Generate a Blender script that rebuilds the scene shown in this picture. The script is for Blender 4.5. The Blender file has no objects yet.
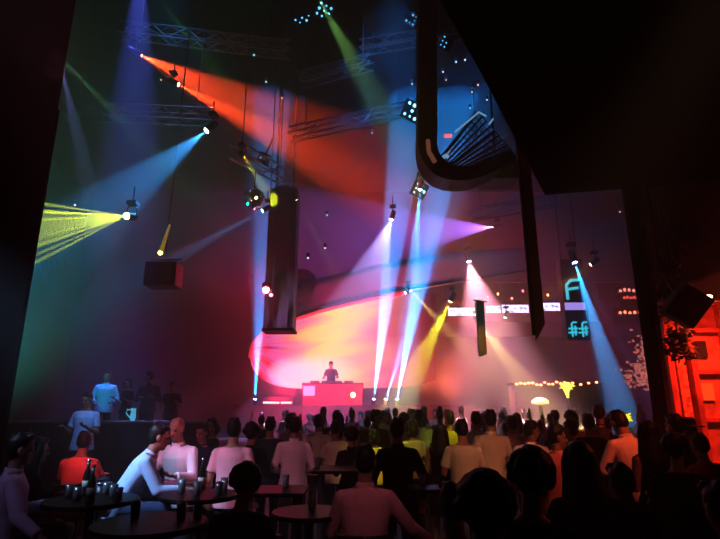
import bpy, bmesh, math, random
from mathutils import Vector, Matrix, Euler
S = bpy.context.scene
C = S.collection
random.seed(7)
R = math.radians
V = Vector

# ------------------------------------------------------------------ camera
F = 520.0; PITCH = R(14.8); EYE = V((0, 0, 1.88))
cam = bpy.data.cameras.new('camera'); cam_o = bpy.data.objects.new('camera', cam); C.objects.link(cam_o)
cam.sensor_width = 36; cam.lens = 36*F/720; cam.clip_end = 200; cam.clip_start = .05
cam_o.location = EYE; cam_o.rotation_euler = (math.pi/2+PITCH, 0, 0); S.camera = cam_o

def ray(px, py):
    u = (px-360)/F; v = (269.5-py)/F
    return V((u, math.cos(PITCH)-v*math.sin(PITCH), math.sin(PITCH)+v*math.cos(PITCH)))
def at(px, py, Y):
    d = ray(px, py); return EYE+d*(Y/d.y)
def at_z(px, py, z):
    d = ray(px, py); return EYE+d*((z-EYE.z)/d.z)

S.view_settings.view_transform = 'Standard'
S.view_settings.look = 'None'; S.view_settings.exposure = .6; S.view_settings.gamma = .82
S.cycles.use_denoising = True
S.cycles.max_bounces = 5
S.cycles.diffuse_bounces = 2
S.cycles.volume_bounces = 0
S.cycles.use_light_tree = True
S.cycles.sample_clamp_indirect = 4
S.cycles.use_adaptive_sampling = False

# haze that fills the whole club
W = bpy.data.worlds.new('haze'); S.world = W; W.use_nodes = True
wn = W.node_tree; wn.nodes['Background'].inputs[1].default_value = 0
vs = wn.nodes.new('ShaderNodeVolumeScatter')
vs.inputs['Density'].default_value = 0.024; vs.inputs['Anisotropy'].default_value = 0.1
wn.links.new(vs.outputs[0], wn.nodes['World Output'].inputs['Volume'])

# ------------------------------------------------------------------ materials
MATS = {}
def mat(name, col, rough=.6, metal=0, emit=None, es=0, noise=0, nscale=8, spec=.3, bump=0):
    if name in MATS: return MATS[name]
    m = bpy.data.materials.new(name); m.use_nodes = True; nt = m.node_tree
    b = nt.nodes['Principled BSDF']
    b.inputs['Base Color'].default_value = (*col, 1); b.inputs['Roughness'].default_value = rough
    b.inputs['Metallic'].default_value = metal; b.inputs['Specular IOR Level'].default_value = spec
    if emit: b.inputs['Emission Color'].default_value = (*emit, 1); b.inputs['Emission Strength'].default_value = es
    if noise or bump:
        tc = nt.nodes.new('ShaderNodeTexCoord'); n = nt.nodes.new('ShaderNodeTexNoise')
        n.inputs['Scale'].default_value = nscale; n.inputs['Detail'].default_value = 4
        nt.links.new(tc.outputs['Object'], n.inputs['Vector'])
        if noise:
            r = nt.nodes.new('ShaderNodeValToRGB')
            r.color_ramp.elements[0].position = .3; r.color_ramp.elements[1].position = .7
            r.color_ramp.elements[0].color = (*[c*(1-noise) for c in col], 1)
            r.color_ramp.elements[1].color = (*[min(1, c*(1+noise)) for c in col], 1)
            nt.links.new(n.outputs['Fac'], r.inputs['Fac']); nt.links.new(r.outputs['Color'], b.inputs['Base Color'])
        if bump:
            bp = nt.nodes.new('ShaderNodeBump'); bp.inputs['Strength'].default_value = bump; bp.inputs['Distance'].default_value = .02
            nt.links.new(n.outputs['Fac'], bp.inputs['Height']); nt.links.new(bp.outputs['Normal'], b.inputs['Normal'])
    MATS[name] = m
    return m

def wave_mat(name, col, scale, direction='X', depth=.6, rough=.8):
    """dark cloth or cladding with vertical folds"""
    m = bpy.data.materials.new(name); m.use_nodes = True; nt = m.node_tree; b = nt.nodes['Principled BSDF']
    b.inputs['Roughness'].default_value = rough; b.inputs['Specular IOR Level'].default_value = .15
    tc = nt.nodes.new('ShaderNodeTexCoord'); w = nt.nodes.new('ShaderNodeTexWave'); w.bands_direction = direction
    w.inputs['Scale'].default_value = scale; w.inputs['Distortion'].default_value = 1.2
    r = nt.nodes.new('ShaderNodeValToRGB')
    r.color_ramp.elements[0].color = (*[c*(1-depth) for c in col], 1); r.color_ramp.elements[1].color = (*[c*(1+depth) for c in col], 1)
    bp = nt.nodes.new('ShaderNodeBump'); bp.inputs['Strength'].default_value = .5; bp.inputs['Distance'].default_value = .06
    nt.links.new(tc.outputs['Object'], w.inputs['Vector']); nt.links.new(w.outputs['Fac'], r.inputs['Fac'])
    nt.links.new(r.outputs['Color'], b.inputs['Base Color']); nt.links.new(w.outputs['Fac'], bp.inputs['Height'])
    nt.links.new(bp.outputs['Normal'], b.inputs['Normal'])
    return m

BLACK = mat('matt_black', (.012, .012, .013), .7, noise=.3)
METAL = mat('dark_metal', (.05, .05, .055), .35, .7, noise=.25)
STEEL = mat('truss_steel', (.16, .17, .19), .4, .6, noise=.2)
CHROME = mat('chrome', (.6, .6, .62), .2, 1, noise=.1)
WOODB = mat('black_lacquer', (.004, .0035, .004), .45, 0, noise=.3, spec=.12)
GLASS = mat('glassware', (.16, .17, .18), .12, .3, noise=.05, spec=.8)

# ------------------------------------------------------------------ mesh building
class MB:
    def __init__(s): s.v = []; s.f = []
    def add(s, vs, fs):
        o = len(s.v); s.v += [V(p) for p in vs]; s.f += [[i+o for i in f] for f in fs]; return s
    def box(s, a, b, M=None):
        p = [V((x, y, z)) for x in (a[0], b[0]) for y in (a[1], b[1]) for z in (a[2], b[2])]
        if M: p = [M @ q for q in p]
        return s.add(p, [(0, 1, 3, 2), (4, 6, 7, 5), (0, 4, 5, 1), (2, 3, 7, 6), (0, 2, 6, 4), (1, 5, 7, 3)])
    def loft(s, rings, close=True):
        n = len(rings[0]); vs = [p for r in rings for p in r]; fs = []
        for k in range(len(rings)-1):
            for i in range(n):
                j = (i+1) % n; fs.append((k*n+i, k*n+j, (k+1)*n+j, (k+1)*n+i))
        if close:
            fs.append(tuple(range(n-1, -1, -1))); fs.append(tuple((len(rings)-1)*n+i for i in range(n)))
        return s.add(vs, fs)
    def frustum(s, a, ra, b, rb, n=12):
        a = V(a); b = V(b); d = (b-a)
        q = d.to_track_quat('Z', 'Y').to_matrix()
        ring = lambda c, r: [c+q @ V((r*math.cos(2*math.pi*i/n), r*math.sin(2*math.pi*i/n), 0)) for i in range(n)]
        return s.loft([ring(a, ra), ring(b, rb)])
    def tube(s, pts, r, n=8):
        pts = [V(p) for p in pts]; rings = []
        for i, p in enumerate(pts):
            d = (pts[min(i+1, len(pts)-1)]-pts[max(i-1, 0)])
            q = d.to_track_quat('Z', 'Y').to_matrix(); rr = r[i] if isinstance(r, (list, tuple)) else r
            rings.append([p+q @ V((rr*math.cos(2*math.pi*k/n), rr*math.sin(2*math.pi*k/n), 0)) for k in range(n)])
        return s.loft(rings)
    def lathe(s, prof, c=(0, 0, 0), n=20, M=None):
        c = V(c); rings = [[c+V((r*math.cos(2*math.pi*i/n), r*math.sin(2*math.pi*i/n), z)) for i in range(n)] for r, z in prof]
        if M: rings = [[M @ p for p in r] for r in rings]
        return s.loft(rings)
    def ell(s, c, r, M=None, n=16, m=10):
        c = V(c); rings = []
        for k in range(m+1):
            t = math.pi*k/m; t = min(max(t, .02), math.pi-.02)
            ring = []
            for i in range(n):
                p = V((r[0]*math.sin(t)*math.cos(2*math.pi*i/n), r[1]*math.sin(t)*math.sin(2*math.pi*i/n), -r[2]*math.cos(t)))
                ring.append(c+(M @ p if M else p))
            rings.append(ring)
        return s.loft(rings)
    def caps(s, a, ra, b, rb, n=12):
        s.frustum(a, ra, b, rb, n); s.ell(a, (ra,)*3, None, 12, 8); s.ell(b, (rb,)*3, None, 12, 8); return s
    def mesh(s, name):
        me = bpy.data.meshes.new(name); me.from_pydata([tuple(p) for p in s.v], [], s.f)
        bm = bmesh.new(); bm.from_mesh(me); bmesh.ops.recalc_face_normals(bm, faces=bm.faces[:]); bm.to_mesh(me); bm.free()
        return me
    def build(s, name, m, parent=None, smooth=False, bevel=0):
        me = s.mesh(name); o = bpy.data.objects.new(name, me); C.objects.link(o); me.materials.append(m)
        if smooth:
            for p in me.polygons: p.use_smooth = True
        if bevel:
            bv = o.modifiers.new('edge', 'BEVEL'); bv.width = bevel; bv.segments = 2; bv.limit_method = 'ANGLE'
        if parent: o.parent = parent
        return o

def tag(o, label=None, cat=None, group=None, kind=None):
    if label: o['label'] = label
    if cat: o['category'] = cat
    if group: o['group'] = group
    if kind: o['kind'] = kind
    return o
def empty(name, loc, rz=0, label=None, cat=None, group=None):
    o = bpy.data.objects.new(name, None); C.objects.link(o); o.location = loc; o.rotation_euler = (0, 0, rz)
    o.empty_display_size = .1
    return tag(o, label, cat, group)
def copy_tree(o, parent=None):
    c = o.copy(); C.objects.link(c)
    if parent: c.parent = parent
    for ch in o.children: copy_tree(ch, c)
    return c
def structure(o): o['kind'] = 'structure'; return o

# ------------------------------------------------------------------ the hall
floor_m = mat('dark_floor', (.03, .028, .03), .45, noise=.4, nscale=1.5)
wall_m = mat('hall_wall', (.012, .008, .011), 1, noise=.25, nscale=.8, spec=.02)
wall_left_m = wave_mat('hall_drape', (.014, .02, .022), 1.4, 'Y', depth=.3)
ceil_m = mat('hall_ceiling', (.003, .003, .004), 1, noise=.3, spec=.01)
black_m = mat('black_soffit', (.004, .004, .005), .95, noise=.2, spec=.02)

structure(MB().box((-17, -3.5, -.2), (17, 31, 0)).build('floor', floor_m))
structure(MB().box((-17, 30.5, 0), (17, 31, 15)).build('wall_back', wall_m))
structure(MB().box((-17.4, -3.5, 0), (-17, 31, 15)).build('wall_left', wall_left_m))
structure(MB().box((17, -3.5, 0), (17.4, 31, 15)).build('wall_right', wall_m))
structure(MB().box((-17, -3.9, 0), (17, -3.5, 15)).build('wall_front', black_m))
structure(MB().box((-17.4, -3.9, 15), (17.4, 31, 15.3)).build('ceiling', ceil_m))

# near left: the black wall end that cuts the view
xl = at(5, 420, 5.9).x
zk = at(50, 108, 5.9).z
b = MB().box((xl-3.5, 5.9, 0), (xl, 5.96, zk)).box((xl-3.5, 5.9, zk), (xl-.03, 5.96, 9.5))
structure(b.build('wall_near_left', black_m))

# near right: black balcony soffit, its column and the side wall of the bar niche
ZS = 5.2
pts = [at_z(425, -30, ZS), at_z(440, 0, ZS), at_z(481, 73, ZS), at_z(545, 195, ZS), at_z(636, 188, ZS), at_z(760, 178, ZS)]
pts = [V((pts[0].x-1.2, -1.5, ZS))]+pts+[V((15, pts[-1].y, ZS)), V((15, -1.5, ZS))]
b = MB().loft([[p for p in pts], [p+V((0, 0, .9)) for p in pts]])
structure(b.build('ceiling_overhang', black_m))
YC = 7.3
xa = at(647, 345, YC).x; xb = at(658, 345, YC).x
structure(MB().box((xa, YC, 0), (xb, YC+.1, ZS)).build('column_right', black_m))
brown_m = mat('niche_wall', (.05, .035, .03), .8, noise=.5, nscale=3, bump=.4)
structure(MB().box((at(660, 345, 9.8).x, 9.8, 0), (12, 10, ZS+1.5)).build('wall_niche', brown_m))
structure(MB().box((xb+.03, YC+.05, 0), (xb+.1, YC+.12, ZS)).build('trim_1', mat('old_timber', (.2, .14, .1), .7, noise=.4, nscale=6)))

# ------------------------------------------------------------------ stage lights
LENS = {}; BEAM = 7; WASH = .25
def lens_mat(col, k):
    key = (tuple(round(c, 2) for c in col), k)
    if key not in LENS:
        LENS[key] = mat('lens_glow_%d' % len(LENS), (.1, .1, .1), .2, emit=[min(1, .45+.6*c) for c in col], es=k, noise=.01)
    return LENS[key]
def spot(loc, target, col, ang, E, blend=.35, parent=None, size=.006, gain=1.0):
    l = bpy.data.lights.new('lamp', 'SPOT'); l.energy = E*gain; l.color = col; l.spot_size = R(ang); l.spot_blend = blend; l.shadow_soft_size = size
    o = bpy.data.objects.new('lamp', l); C.objects.link(o)
    o.location = loc; o.rotation_euler = (V(target)-V(loc)).to_track_quat('-Z', 'Y').to_euler()
    return o
def point(loc, col, E, size=.1):
    l = bpy.data.lights.new('glow', 'POINT'); l.energy = E; l.color = col; l.shadow_soft_size = size
    o = bpy.data.objects.new('glow', l); C.objects.link(o); o.location = loc; return o

def fixture(p0, Y0, p1, Y1, col, rays, label, glow=30, size=1.0, floor=False, group=None):
    """moving-head spotlight: base, yoke, head, lens; rays = [(dx px, dy px offset of target, angle, energy, blend)]"""
    a = at(*p0, Y0); b = at(*p1, Y1); d = (b-a).normalized()
    t = empty('floor_spotlight' if floor else 'stage_spotlight', a, 0, label, 'stage light', group)
    q = d.to_track_quat('Z', 'Y').to_matrix().to_4x4()
    r = .075*size
    # the head looks along +Z of q, lens just behind the origin
    MB().lathe([(r*.7, -.42*size), (r*1.25, -.38*size), (r*1.35, -.15*size), (r*1.2, -.05*size), (r*1.15, -.02)], M=q).build('head', BLACK, t, True)
    MB().lathe([(r*.2, -.02), (r, -.02), (r*.9, -.008), (r*.2, -.004)], M=q).build('lens', lens_mat(col, glow), t, True)
    c = q @ V((0, 0, -.24*size)); up = -1 if floor else 1
    w = r*1.75
    side = V((d.y, -d.x, 0)); side = side.normalized() if side.length > .1 else V((1, 0, 0))
    top = c+V((0, 0, up*.3*size))
    yk = MB()
    yk.tube([c+side*w, c+side*w+V((0, 0, up*.2*size)), top+side*w*.6, top-side*w*.6, c-side*w+V((0, 0, up*.2*size)), c-side*w], .016*size)
    yk.build('yoke', METAL, t, True)
    ba = MB(); ba.box(top+V((-.12, -.12, min(0, up*.1)))*size if False else top+V((-.12*size, -.12*size, 0 if up > 0 else -.1*size)), top+V((.12*size, .12*size, .1*size if up > 0 else 0)))
    ba.build('base', BLACK, t, bevel=.01)
    if not floor:
        MB().tube([top+V((0, 0, .1*size)), top+V((0, 0, .5*size))], .02*size).build('hanging_clamp', METAL, t)
    for (ox, oy, ang, E, bl) in rays:
        tb = at(p1[0]+ox, p1[1]+oy, Y1); dd = (tb-a).normalized()
        spot(a+dd*.01, tb, col, ang, E, bl, gain=BEAM)
    return t

K = 1.0
RED = (1, .09, .02); BLUE = (.06, .42, 1); YEL = (.85, .95, .03); PUR = (.42, .18, 1); WHT = (.5, .42, 1); CY = (.05, .45, 1)
PNK = (1, .42, .55); GRN = (.12, .8, .15); VIO = (.12, .16, 1); AMB = (1, .45, .05); PYL = (1, .8, .25)
fixture((141, 55), 13, (291, 128), 18, RED, [(0, 0, 25, 5600, .6), (-20, 35, 8, 900, .7)], 'spotlight throwing the upper wide red orange beam across the top', 60)
fixture((179, 85), 13.5, (280, 140), 14.5, RED, [(0, 0, 20, 3800, .6)], 'spotlight with smaller red orange beam, just below the big red one', 30, .8)
fixture((206, 131), 13, (86, 225), 12, BLUE, [(0, 0, 24, 1500, .15), (28, 33, 3.5, 700, .6), (-2, -45, 3, 350, .8)], 'spotlight with a blue beam fanning down left', 60)
YG_ = 5
YR = [(0, -6, 1.8, 3600*YG_, .6), (0, 3, 2.2, 6000*YG_, .6), (0, 12, 1.6, 3600*YG_, .6), (0, 31, 1.5, 1500*YG_, .7), (-2, 41, 1.8, 3600*YG_, .6), (-2, 50, 1.5, 3000*YG_, .6), (-4, 59, 1.6, 3600*YG_, .6), (0, 22, 14, 500*YG_, .8)]
fixture((126, 216), 12, (30, 208), 9, YEL, YR, 'spotlight shooting a fan of acid yellow rays to the left', 70)
fixture((243, 156), 12.5, (269, 196), 16.5, YEL, [(0, 0, 7, 2400, .5)], 'small lamp with short yellow beam above the mirror ball', 25, .7)
fixture((262, 211), 14, (180, 256), 13.5, BLUE, [(0, 0, 9, 1500, .6)], 'small spotlight with dim blue beam below the mirror ball', 25, .7)
fixture((493, 227), 23.5, (305, 240), 30, PUR, [(0, 0, 33, 4000, .15), (-12, -40, 3.5, 1200, .9), (20, 44, 3, 1000, .9)], 'spotlight with wide violet beam fanning left over the canopy', 70)
fixture((391, 220), 17.5, (366, 292), 17.5, WHT, [(0, 0, 40, 2000, .2), (-28, 2, 5, 800, .9), (23, 0, 3, 300, .9)], 'spotlight with pale lilac cone over the grey canopy', 60, .9)
fixture((469, 262), 18, (486, 330), 18, PNK, [(0, 0, 52, 2600, .5), (-26, 0, 5, 500, .9), (48, -8, 6, 900, .9), (22, 8, 8, 500, .9)], 'spotlight with whitish pink cone left of the hanging banner', 50, .9)
fixture((575, 263), 15, (622, 385), 15, CY, [(-8, 0, 12, 8000, .4), (-22, 0, 5, 1800, .8), (22, 0, 5, 1300, .8)], 'bright cyan spotlight on top of the hanging logo tower', 60)
fixture((590, 265), 15.3, (545, 297), 16, AMB, [(0, 0, 16, 500, .6)], 'small amber lamp right of the cyan spotlight', 16, .8)
fixture((450, 302), 19, (418, 365), 19.5, YEL, [(0, 0, 20, 3800, .4), (-8, 0, 5, 1800, .8), (6, 0, 4, 1200, .8)], 'spotlight with short yellow green beam right of the stage screen', 45, .9)
fixture((411, 291), 20, (455, 338), 20, PYL, [(0, 0, 12, 2800, .6)], 'lamp at canopy tip with pale yellow beam', 20, .7)
fixture((405, 293), 20.4, (335, 330), 19.5, (1, .12, .15), [(0, 0, 9, 1500, .6)], 'lamp at canopy tip with thin red beam', 15, .7)
fixture((505, 318), 19, (486, 375), 19, PYL, [(0, 0, 20, 900, .6)], 'small lamp with faint yellow beam under the ribbon screens', 8, .7)
fixture((478, 322), 18, (556, 425), 15, PYL, [(0, 0, 16, 2600, .6), (-30, 10, 9, 900, .8)], 'lamp with broad pale yellow beam slanting onto the crowd', 4, .7)
fixture((420, 190), 16, (402, 400), 18, CY, [(0, 0, 11, 14000, .7), (-18, 0, 4, 4500, .8), (16, 0, 4, 4500, .8)], 'lamp cluster pouring a tall blue wash over the screen', 25, .9)
# coloured shafts near the ceiling
fixture((142, -55), 12, (130, 190), 13, VIO, [(0, 0, 18, 2600, .9), (-4, 0, 3, 800, .9), (20, 0, 3, 900, .9)], 'lamp pouring violet blue shafts down the dark upper left', 5)
fixture((155, -6), 13, (232, 90), 14, GRN, [(0, 0, 10, 500, .7)], 'lamp with faint green beam above the red beams', 5)
fixture((59, 56), 12, (160, 160), 12, (.2, .7, .3), [(0, 0, 7, 900, .8), (-22, 10, 4, 350, .8)], 'lamp with green ray beside the black wall end', 10, .7)
fixture((60, 60), 12.3, (86, 175), 12, (.35, .35, 1), [(0, 0, 9, 900, .8)], 'lamp with violet ray beside the black wall end', 5, .7)
fixture((316, -6), 12.6, (415, 170), 14.5, (.2, .5, .12), [(0, 0, 17, 2200, .9)], 'lamp with broad dim green beam near the top centre', 5)
fixture((297, 200), 17, (328, 258), 18, PYL, [(0, 0, 10, 500, .7)], 'lamp with faint tan beam right of the hanging pillar', 4, .7)
fixture((28, 250), 11, (84, 350), 11, BLUE, [(0, 0, 6, 420, .7), (22, 0, 5, 360, .7)], 'lamp with twin faint blue rays low beside the black wall end', 4, .7)
# uplights on the stage floor
for px, tx, ty, E, l in ((255, 259, 330, 2600, 'floor spotlight with blue upward beam at left end of the stage'),
                      (374, 388, 285, 5200, 'floor spotlight with cyan upward beam right of the booth'),
                      (397, 420, 280, 5200, 'floor spotlight with tallest cyan upward beam, rightmost on the stage'),
                      (386, 408, 330, 1500, 'small floor spotlight between the two cyan uplights')):
    fixture((px, 399), 20.2, (tx, ty), 20.2, (.02, .36, 1), [(0, 0, 10, E*(9 if px > 300 else 10), .6), (-6, 0, 3, E*4, .8), (7, 0, 2.5, E*4, .8)], l, 40, .8, True)

# broad washes (added lamps without bodies, at floor, deck and roof, tinting the haze)
def wash(loc, tgt, col, ang, E, size=.4, blend=1.0): return spot(loc, tgt, col, ang, E, blend, size=size)
for (x_, y_, z_), tg, c_, an_, e_ in (((-3.2, 19.75, 2.3), (-2.2, 22.5, 4.2), (1, .015, .1), 110, 6500), ((1.0, 19.75, 2.3), (1, 22.5, 4.2), (1, .05, .18), 105, 4000), ((3.4, 20.0, 2.3), (3.6, 24, 5), (1, .2, .12), 100, 7500), ((6.0, 19.5, .4), (6.0, 24, 4.5), (1, .2, .13), 95, 9000),
                                       ((8.2, 19.5, .4), (8.6, 27, 6.5), (.95, .06, .15), 105, 8500), ((11, 17, .4), (11, 22, 4), (.3, .1, .75), 85, 1000), ((-11, 14.5, 1.2), (-10, 14, 7), (0, .55, .36), 120, 3200), ((-6.5, 21, .4), (-6.5, 21, 6), (.4, .02, .2), 90, 250)):
    wash((x_, y_, z_), tg, c_, an_, e_, .5)
wash((1, 14, 14.6), (2, 19, 9), (.03, .28, .9), 100, 2400, 1.2)
wash((4, 15, 14.6), (5, 16, 9), (.03, .28, .9), 80, 1700, 1.2)
wash((-6, 13, 14.6), (-6, 16, 9), (.03, .25, .7), 80, 900, 1.2)

# ------------------------------------------------------------------ stage
def curved(pts_fn, nu, nv):
    vs = [pts_fn(i/nu, j/nv) for j in range(nv+1) for i in range(nu+1)]
    fs = [(j*(nu+1)+i, j*(nu+1)+i+1, (j+1)*(nu+1)+i+1, (j+1)*(nu+1)+i) for j in range(nv) for i in range(nu)]
    return vs, fs

YS = 23.0
deck_z = 1.95
stage_x0 = at(236, 404, 20).x; stage_x1 = at(475, 404, 20).x
structure(MB().box((stage_x0, 19.6, 0), (stage_x1, 27, deck_z)).build('stage_floor', mat('stage_black', (.05, .012, .016), .6, noise=.3)))

# screen: a big rounded shell, concave, wider at the right
def smooth_poly(pts, n):
    out = []
    for i in range(n):
        t = i/(n-1)*(len(pts)-1); k = min(int(t), len(pts)-2); u = t-k
        p0 = pts[max(k-1, 0)]; p1 = pts[k]; p2 = pts[k+1]; p3 = pts[min(k+2, len(pts)-1)]
        q = []
        for a_, b_, c_, d_ in zip(p0, p1, p2, p3):
            q.append(.5*((2*b_)+(-a_+c_)*u+(2*a_-5*b_+4*c_-d_)*u*u+(-a_+3*b_-3*c_+d_)*u**3))
        out.append(tuple(q))
    return out
top = smooth_poly([(250, 356), (254, 342), (268, 330), (293, 320), (330, 309), (383, 297), (415, 292), (436, 294)], 41)
bot = smooth_poly([(250, 358), (254, 371), (267, 382), (290, 388), (330, 389), (375, 388), (415, 386), (436, 380)], 41)
def scr(u, v):
    k = u*40; i = min(int(k), 39); w = k-i
    t = V(top[i]).lerp(V(top[i+1]), w); b_ = V(bot[i]).lerp(V(bot[i+1]), w)
    p = b_.lerp(t, v)
    Y = 22.2+2.6*math.sin(math.pi*min(1, u*1.05))**.8
    return at(p.x, p.y, Y)
sm = bpy.data.materials.new('screen_picture'); sm.use_nodes = True; nt = sm.node_tree
bs = nt.nodes['Principled BSDF']; bs.inputs['Base Color'].default_value = (.01, .004, .005, 1); bs.inputs['Specular IOR Level'].default_value = 0; bs.inputs['Roughness'].default_value = 1
def NN(t, **k):
    nd = nt.nodes.new(t)
    for a_, v_ in k.items(): setattr(nd, a_, v_)
    return nd
LK = lambda a_, b_: nt.links.new(a_, b_)
def math_(op, x, y=None):
    n_ = NN('ShaderNodeMath', operation=op)
    for i_, q in enumerate((x, y)):
        if q is None: continue
        if isinstance(q, (int, float)): n_.inputs[i_].default_value = q
        else: LK(q, n_.inputs[i_])
    return n_.outputs[0]
def ramp_(fac, stops):
    n_ = NN('ShaderNodeValToRGB'); e_ = n_.color_ramp.elements
    while len(e_) < len(stops): e_.new(.5)
    for el_, (p_, c_) in zip(e_, stops): el_.position = p_; el_.color = (*c_, 1)
    LK(fac, n_.inputs['Fac']); return n_.outputs[0]
def mix_(f_, a_, b_, bt='MIX'):
    n_ = NN('ShaderNodeMix', data_type='RGBA', blend_type=bt)
    if isinstance(f_, float): n_.inputs['Factor'].default_value = f_
    else: LK(f_, n_.inputs['Factor'])
    LK(a_, n_.inputs['A']); LK(b_, n_.inputs['B']); return n_.outputs['Result']
uv = NN('ShaderNodeUVMap'); uv.uv_map = 'UVMap'; sep = NN('ShaderNodeSeparateXYZ'); LK(uv.outputs[0], sep.inputs[0])
noi = NN('ShaderNodeTexNoise'); noi.inputs['Scale'].default_value = 4; noi.inputs['Distortion'].default_value = .6; LK(uv.outputs[0], noi.inputs['Vector'])
X_, Y_ = sep.outputs['X'], sep.outputs['Y']
pos = math_('ADD', X_, math_('MULTIPLY', math_('SUBTRACT', noi.outputs['Fac'], .5), .3))
base = ramp_(pos, [(0, (.7, .005, .07)), (.16, (.9, .02, .1)), (.26, (.6, .03, .2)), (.36, (.42, .16, .6)), (.45, (.9, .3, .3)), (.53, (1, .68, .06)), (.62, (1, .62, .2)), (.72, (1, .3, .35)), (.86, (.8, .08, .14)), (1, (.4, .03, .07))])
# streaks fan out from the upper left tip
ang = math_('ARCTAN2', math_('SUBTRACT', Y_, .95), math_('ADD', X_, .12))
cmb = NN('ShaderNodeCombineXYZ'); LK(math_('MULTIPLY', ang, 5.5), cmb.inputs[0])
n2 = NN('ShaderNodeTexNoise'); n2.inputs['Scale'].default_value = 1.6; n2.inputs['Detail'].default_value = 2; LK(cmb.outputs[0], n2.inputs['Vector'])
streak = ramp_(n2.outputs['Fac'], [(.38, (.2, .0, .015)), (.46, (.9, .02, .06)), (.54, (1, .22, .35)), (.62, (.35, .12, .55))])
fl = NN('ShaderNodeMapRange'); fl.inputs['From Min'].default_value = .55; fl.inputs['From Max'].default_value = .12; LK(X_, fl.inputs['Value'])
c1 = mix_(math_('MULTIPLY', fl.outputs[0], .95), base, streak)
# pale bloom behind the DJ, low in the middle
dx_ = math_('DIVIDE', math_('SUBTRACT', X_, .47), .2); dy_ = math_('DIVIDE', math_('SUBTRACT', Y_, .16), .34)
bl_ = math_('SUBTRACT', 1, math_('SQRT', math_('ADD', math_('MULTIPLY', dx_, dx_), math_('MULTIPLY', dy_, dy_)))); bl_ = math_('MAXIMUM', bl_, 0)
wh = ramp_(X_, [(0, (1, .75, .9)), (1, (1, .8, .75))])
c2 = mix_(math_('MINIMUM', math_('MULTIPLY', bl_, 1.5), .75), c1, wh)
fr = NN('ShaderNodeMapRange'); fr.inputs['From Min'].default_value = .97; fr.inputs['From Max'].default_value = .6; fr.inputs['To Min'].default_value = .1; fr.inputs['To Max'].default_value = 1; LK(X_, fr.inputs['Value'])  # picture dims towards its right end so it melts into the haze
LK(c2, bs.inputs['Emission Color']); LK(math_('MULTIPLY', fr.outputs[0], 1.0), bs.inputs['Emission Strength'])
vs_, fs_ = curved(scr, 40, 12)
root = empty('stage_screen', at(350, 400, 24), 0, 'huge curved shell screen glowing pink, red and yellow behind the DJ', 'screen')
pc = MB().add([p-root.location for p in vs_], fs_).build('picture_surface', sm, root, True)
ul = pc.data.uv_layers.new(name='UVMap')
for lo in pc.data.loops:
    i = lo.vertex_index % 41; j = lo.vertex_index//41
    ul.data[lo.index].uv = (i/40, j/12)
rim = [scr(i/40, 1) for i in range(33)]; rim = [scr(0, j/6) for j in range(6)]+rim
MB().tube([p-root.location+V((0, -.03, 0)) for p in rim], .07).build('rim', mat('red_rim', (.3, .03, .05), .5, emit=(1, .05, .12), es=.5, noise=.2), root, True)

# grey canopy band curling above the screen
cu = smooth_poly([(296, 280), (307, 281), (337, 274), (373, 265), (413, 259), (470, 251), (530, 247)], 41)
cl = smooth_poly([(296, 317), (307, 313), (337, 304), (383, 294), (422, 288), (475, 279), (530, 271)], 41)
canopy_m = mat('canopy_grey', (.13, .11, .13), .6, noise=.25, nscale=1.2)
root = empty('stage_canopy', at(400, 300, 21), 0, 'grey curved canopy band sweeping above the stage screen', 'canopy')
def cano(u, v):
    k = u*40; i = min(int(k), 39); w = k-i
    p = V(cl[i]).lerp(V(cl[i+1]), w).lerp(V(cu[i]).lerp(V(cu[i+1]), w), v)
    return at(p.x, p.y, 20.5+1.6*math.sin(math.pi*u*.9))-root.location
vs_, fs_ = curved(cano, 40, 4)
o = MB().add(vs_, fs_).build('fascia', canopy_m, root, True)
sd = o.modifiers.new('thick', 'SOLIDIFY'); sd.thickness = .25; sd.offset = 1
MB().tube([cano(i/40, 0)+V((0, -.05, 0)) for i in range(41)], .06).build('lower_edge', METAL, root, True)
curl = smooth_poly([(294, 284), (300, 276), (309, 279), (306, 290), (296, 296)], 21)
MB().tube([at(x, y, 20.5)-root.location for x, y in curl], .28, 10).build('curled_end', mat('canopy_dark', (.03, .03, .035), .6, noise=.2), root, True)

# hanging pillar with a faint violet video pattern
YP = 17
x0 = at(263, 325, YP).x; x1 = at(293, 325, YP).x; zb = at(280, 331, YP).z; zt = at(280, 188, YP).z
root = empty('hanging_pillar', ((x0+x1)/2, YP+.4, zb), 0, 'tall dark hanging pillar with dim violet streaks left of the canopy', 'pillar')
w2 = (x1-x0)/2
pm = bpy.data.materials.new('pillar_video'); pm.use_nodes = True; nt = pm.node_tree; bs = nt.nodes['Principled BSDF']
bs.inputs['Base Color'].default_value = (.005, .005, .007, 1); bs.inputs['Roughness'].default_value = .5
tc = nt.nodes.new('ShaderNodeTexCoord'); mp = nt.nodes.new('ShaderNodeMapping'); mp.inputs['Scale'].default_value = (3.5, 1, .55); mp.inputs['Rotation'].default_value = (0, .25, 0)
no = nt.nodes.new('ShaderNodeTexNoise'); no.inputs['Scale'].default_value = 1.4; nt.links.new(tc.outputs['Object'], mp.inputs[0]); nt.links.new(mp.outputs[0], no.inputs['Vector'])
rp = nt.nodes.new('ShaderNodeValToRGB'); rp.color_ramp.elements[0].position = .42; rp.color_ramp.elements[0].color = (0, 0, 0, 1); rp.color_ramp.elements[1].position = .66; rp.color_ramp.elements[1].color = (.2, .12, .28, 1)
sx = nt.nodes.new('ShaderNodeSeparateXYZ'); nt.links.new(tc.outputs['Object'], sx.inputs[0])
mr = nt.nodes.new('ShaderNodeMapRange'); mr.inputs['From Min'].default_value = 2.6; mr.inputs['From Max'].default_value = .2; mr.inputs['To Max'].default_value = .5
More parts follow.
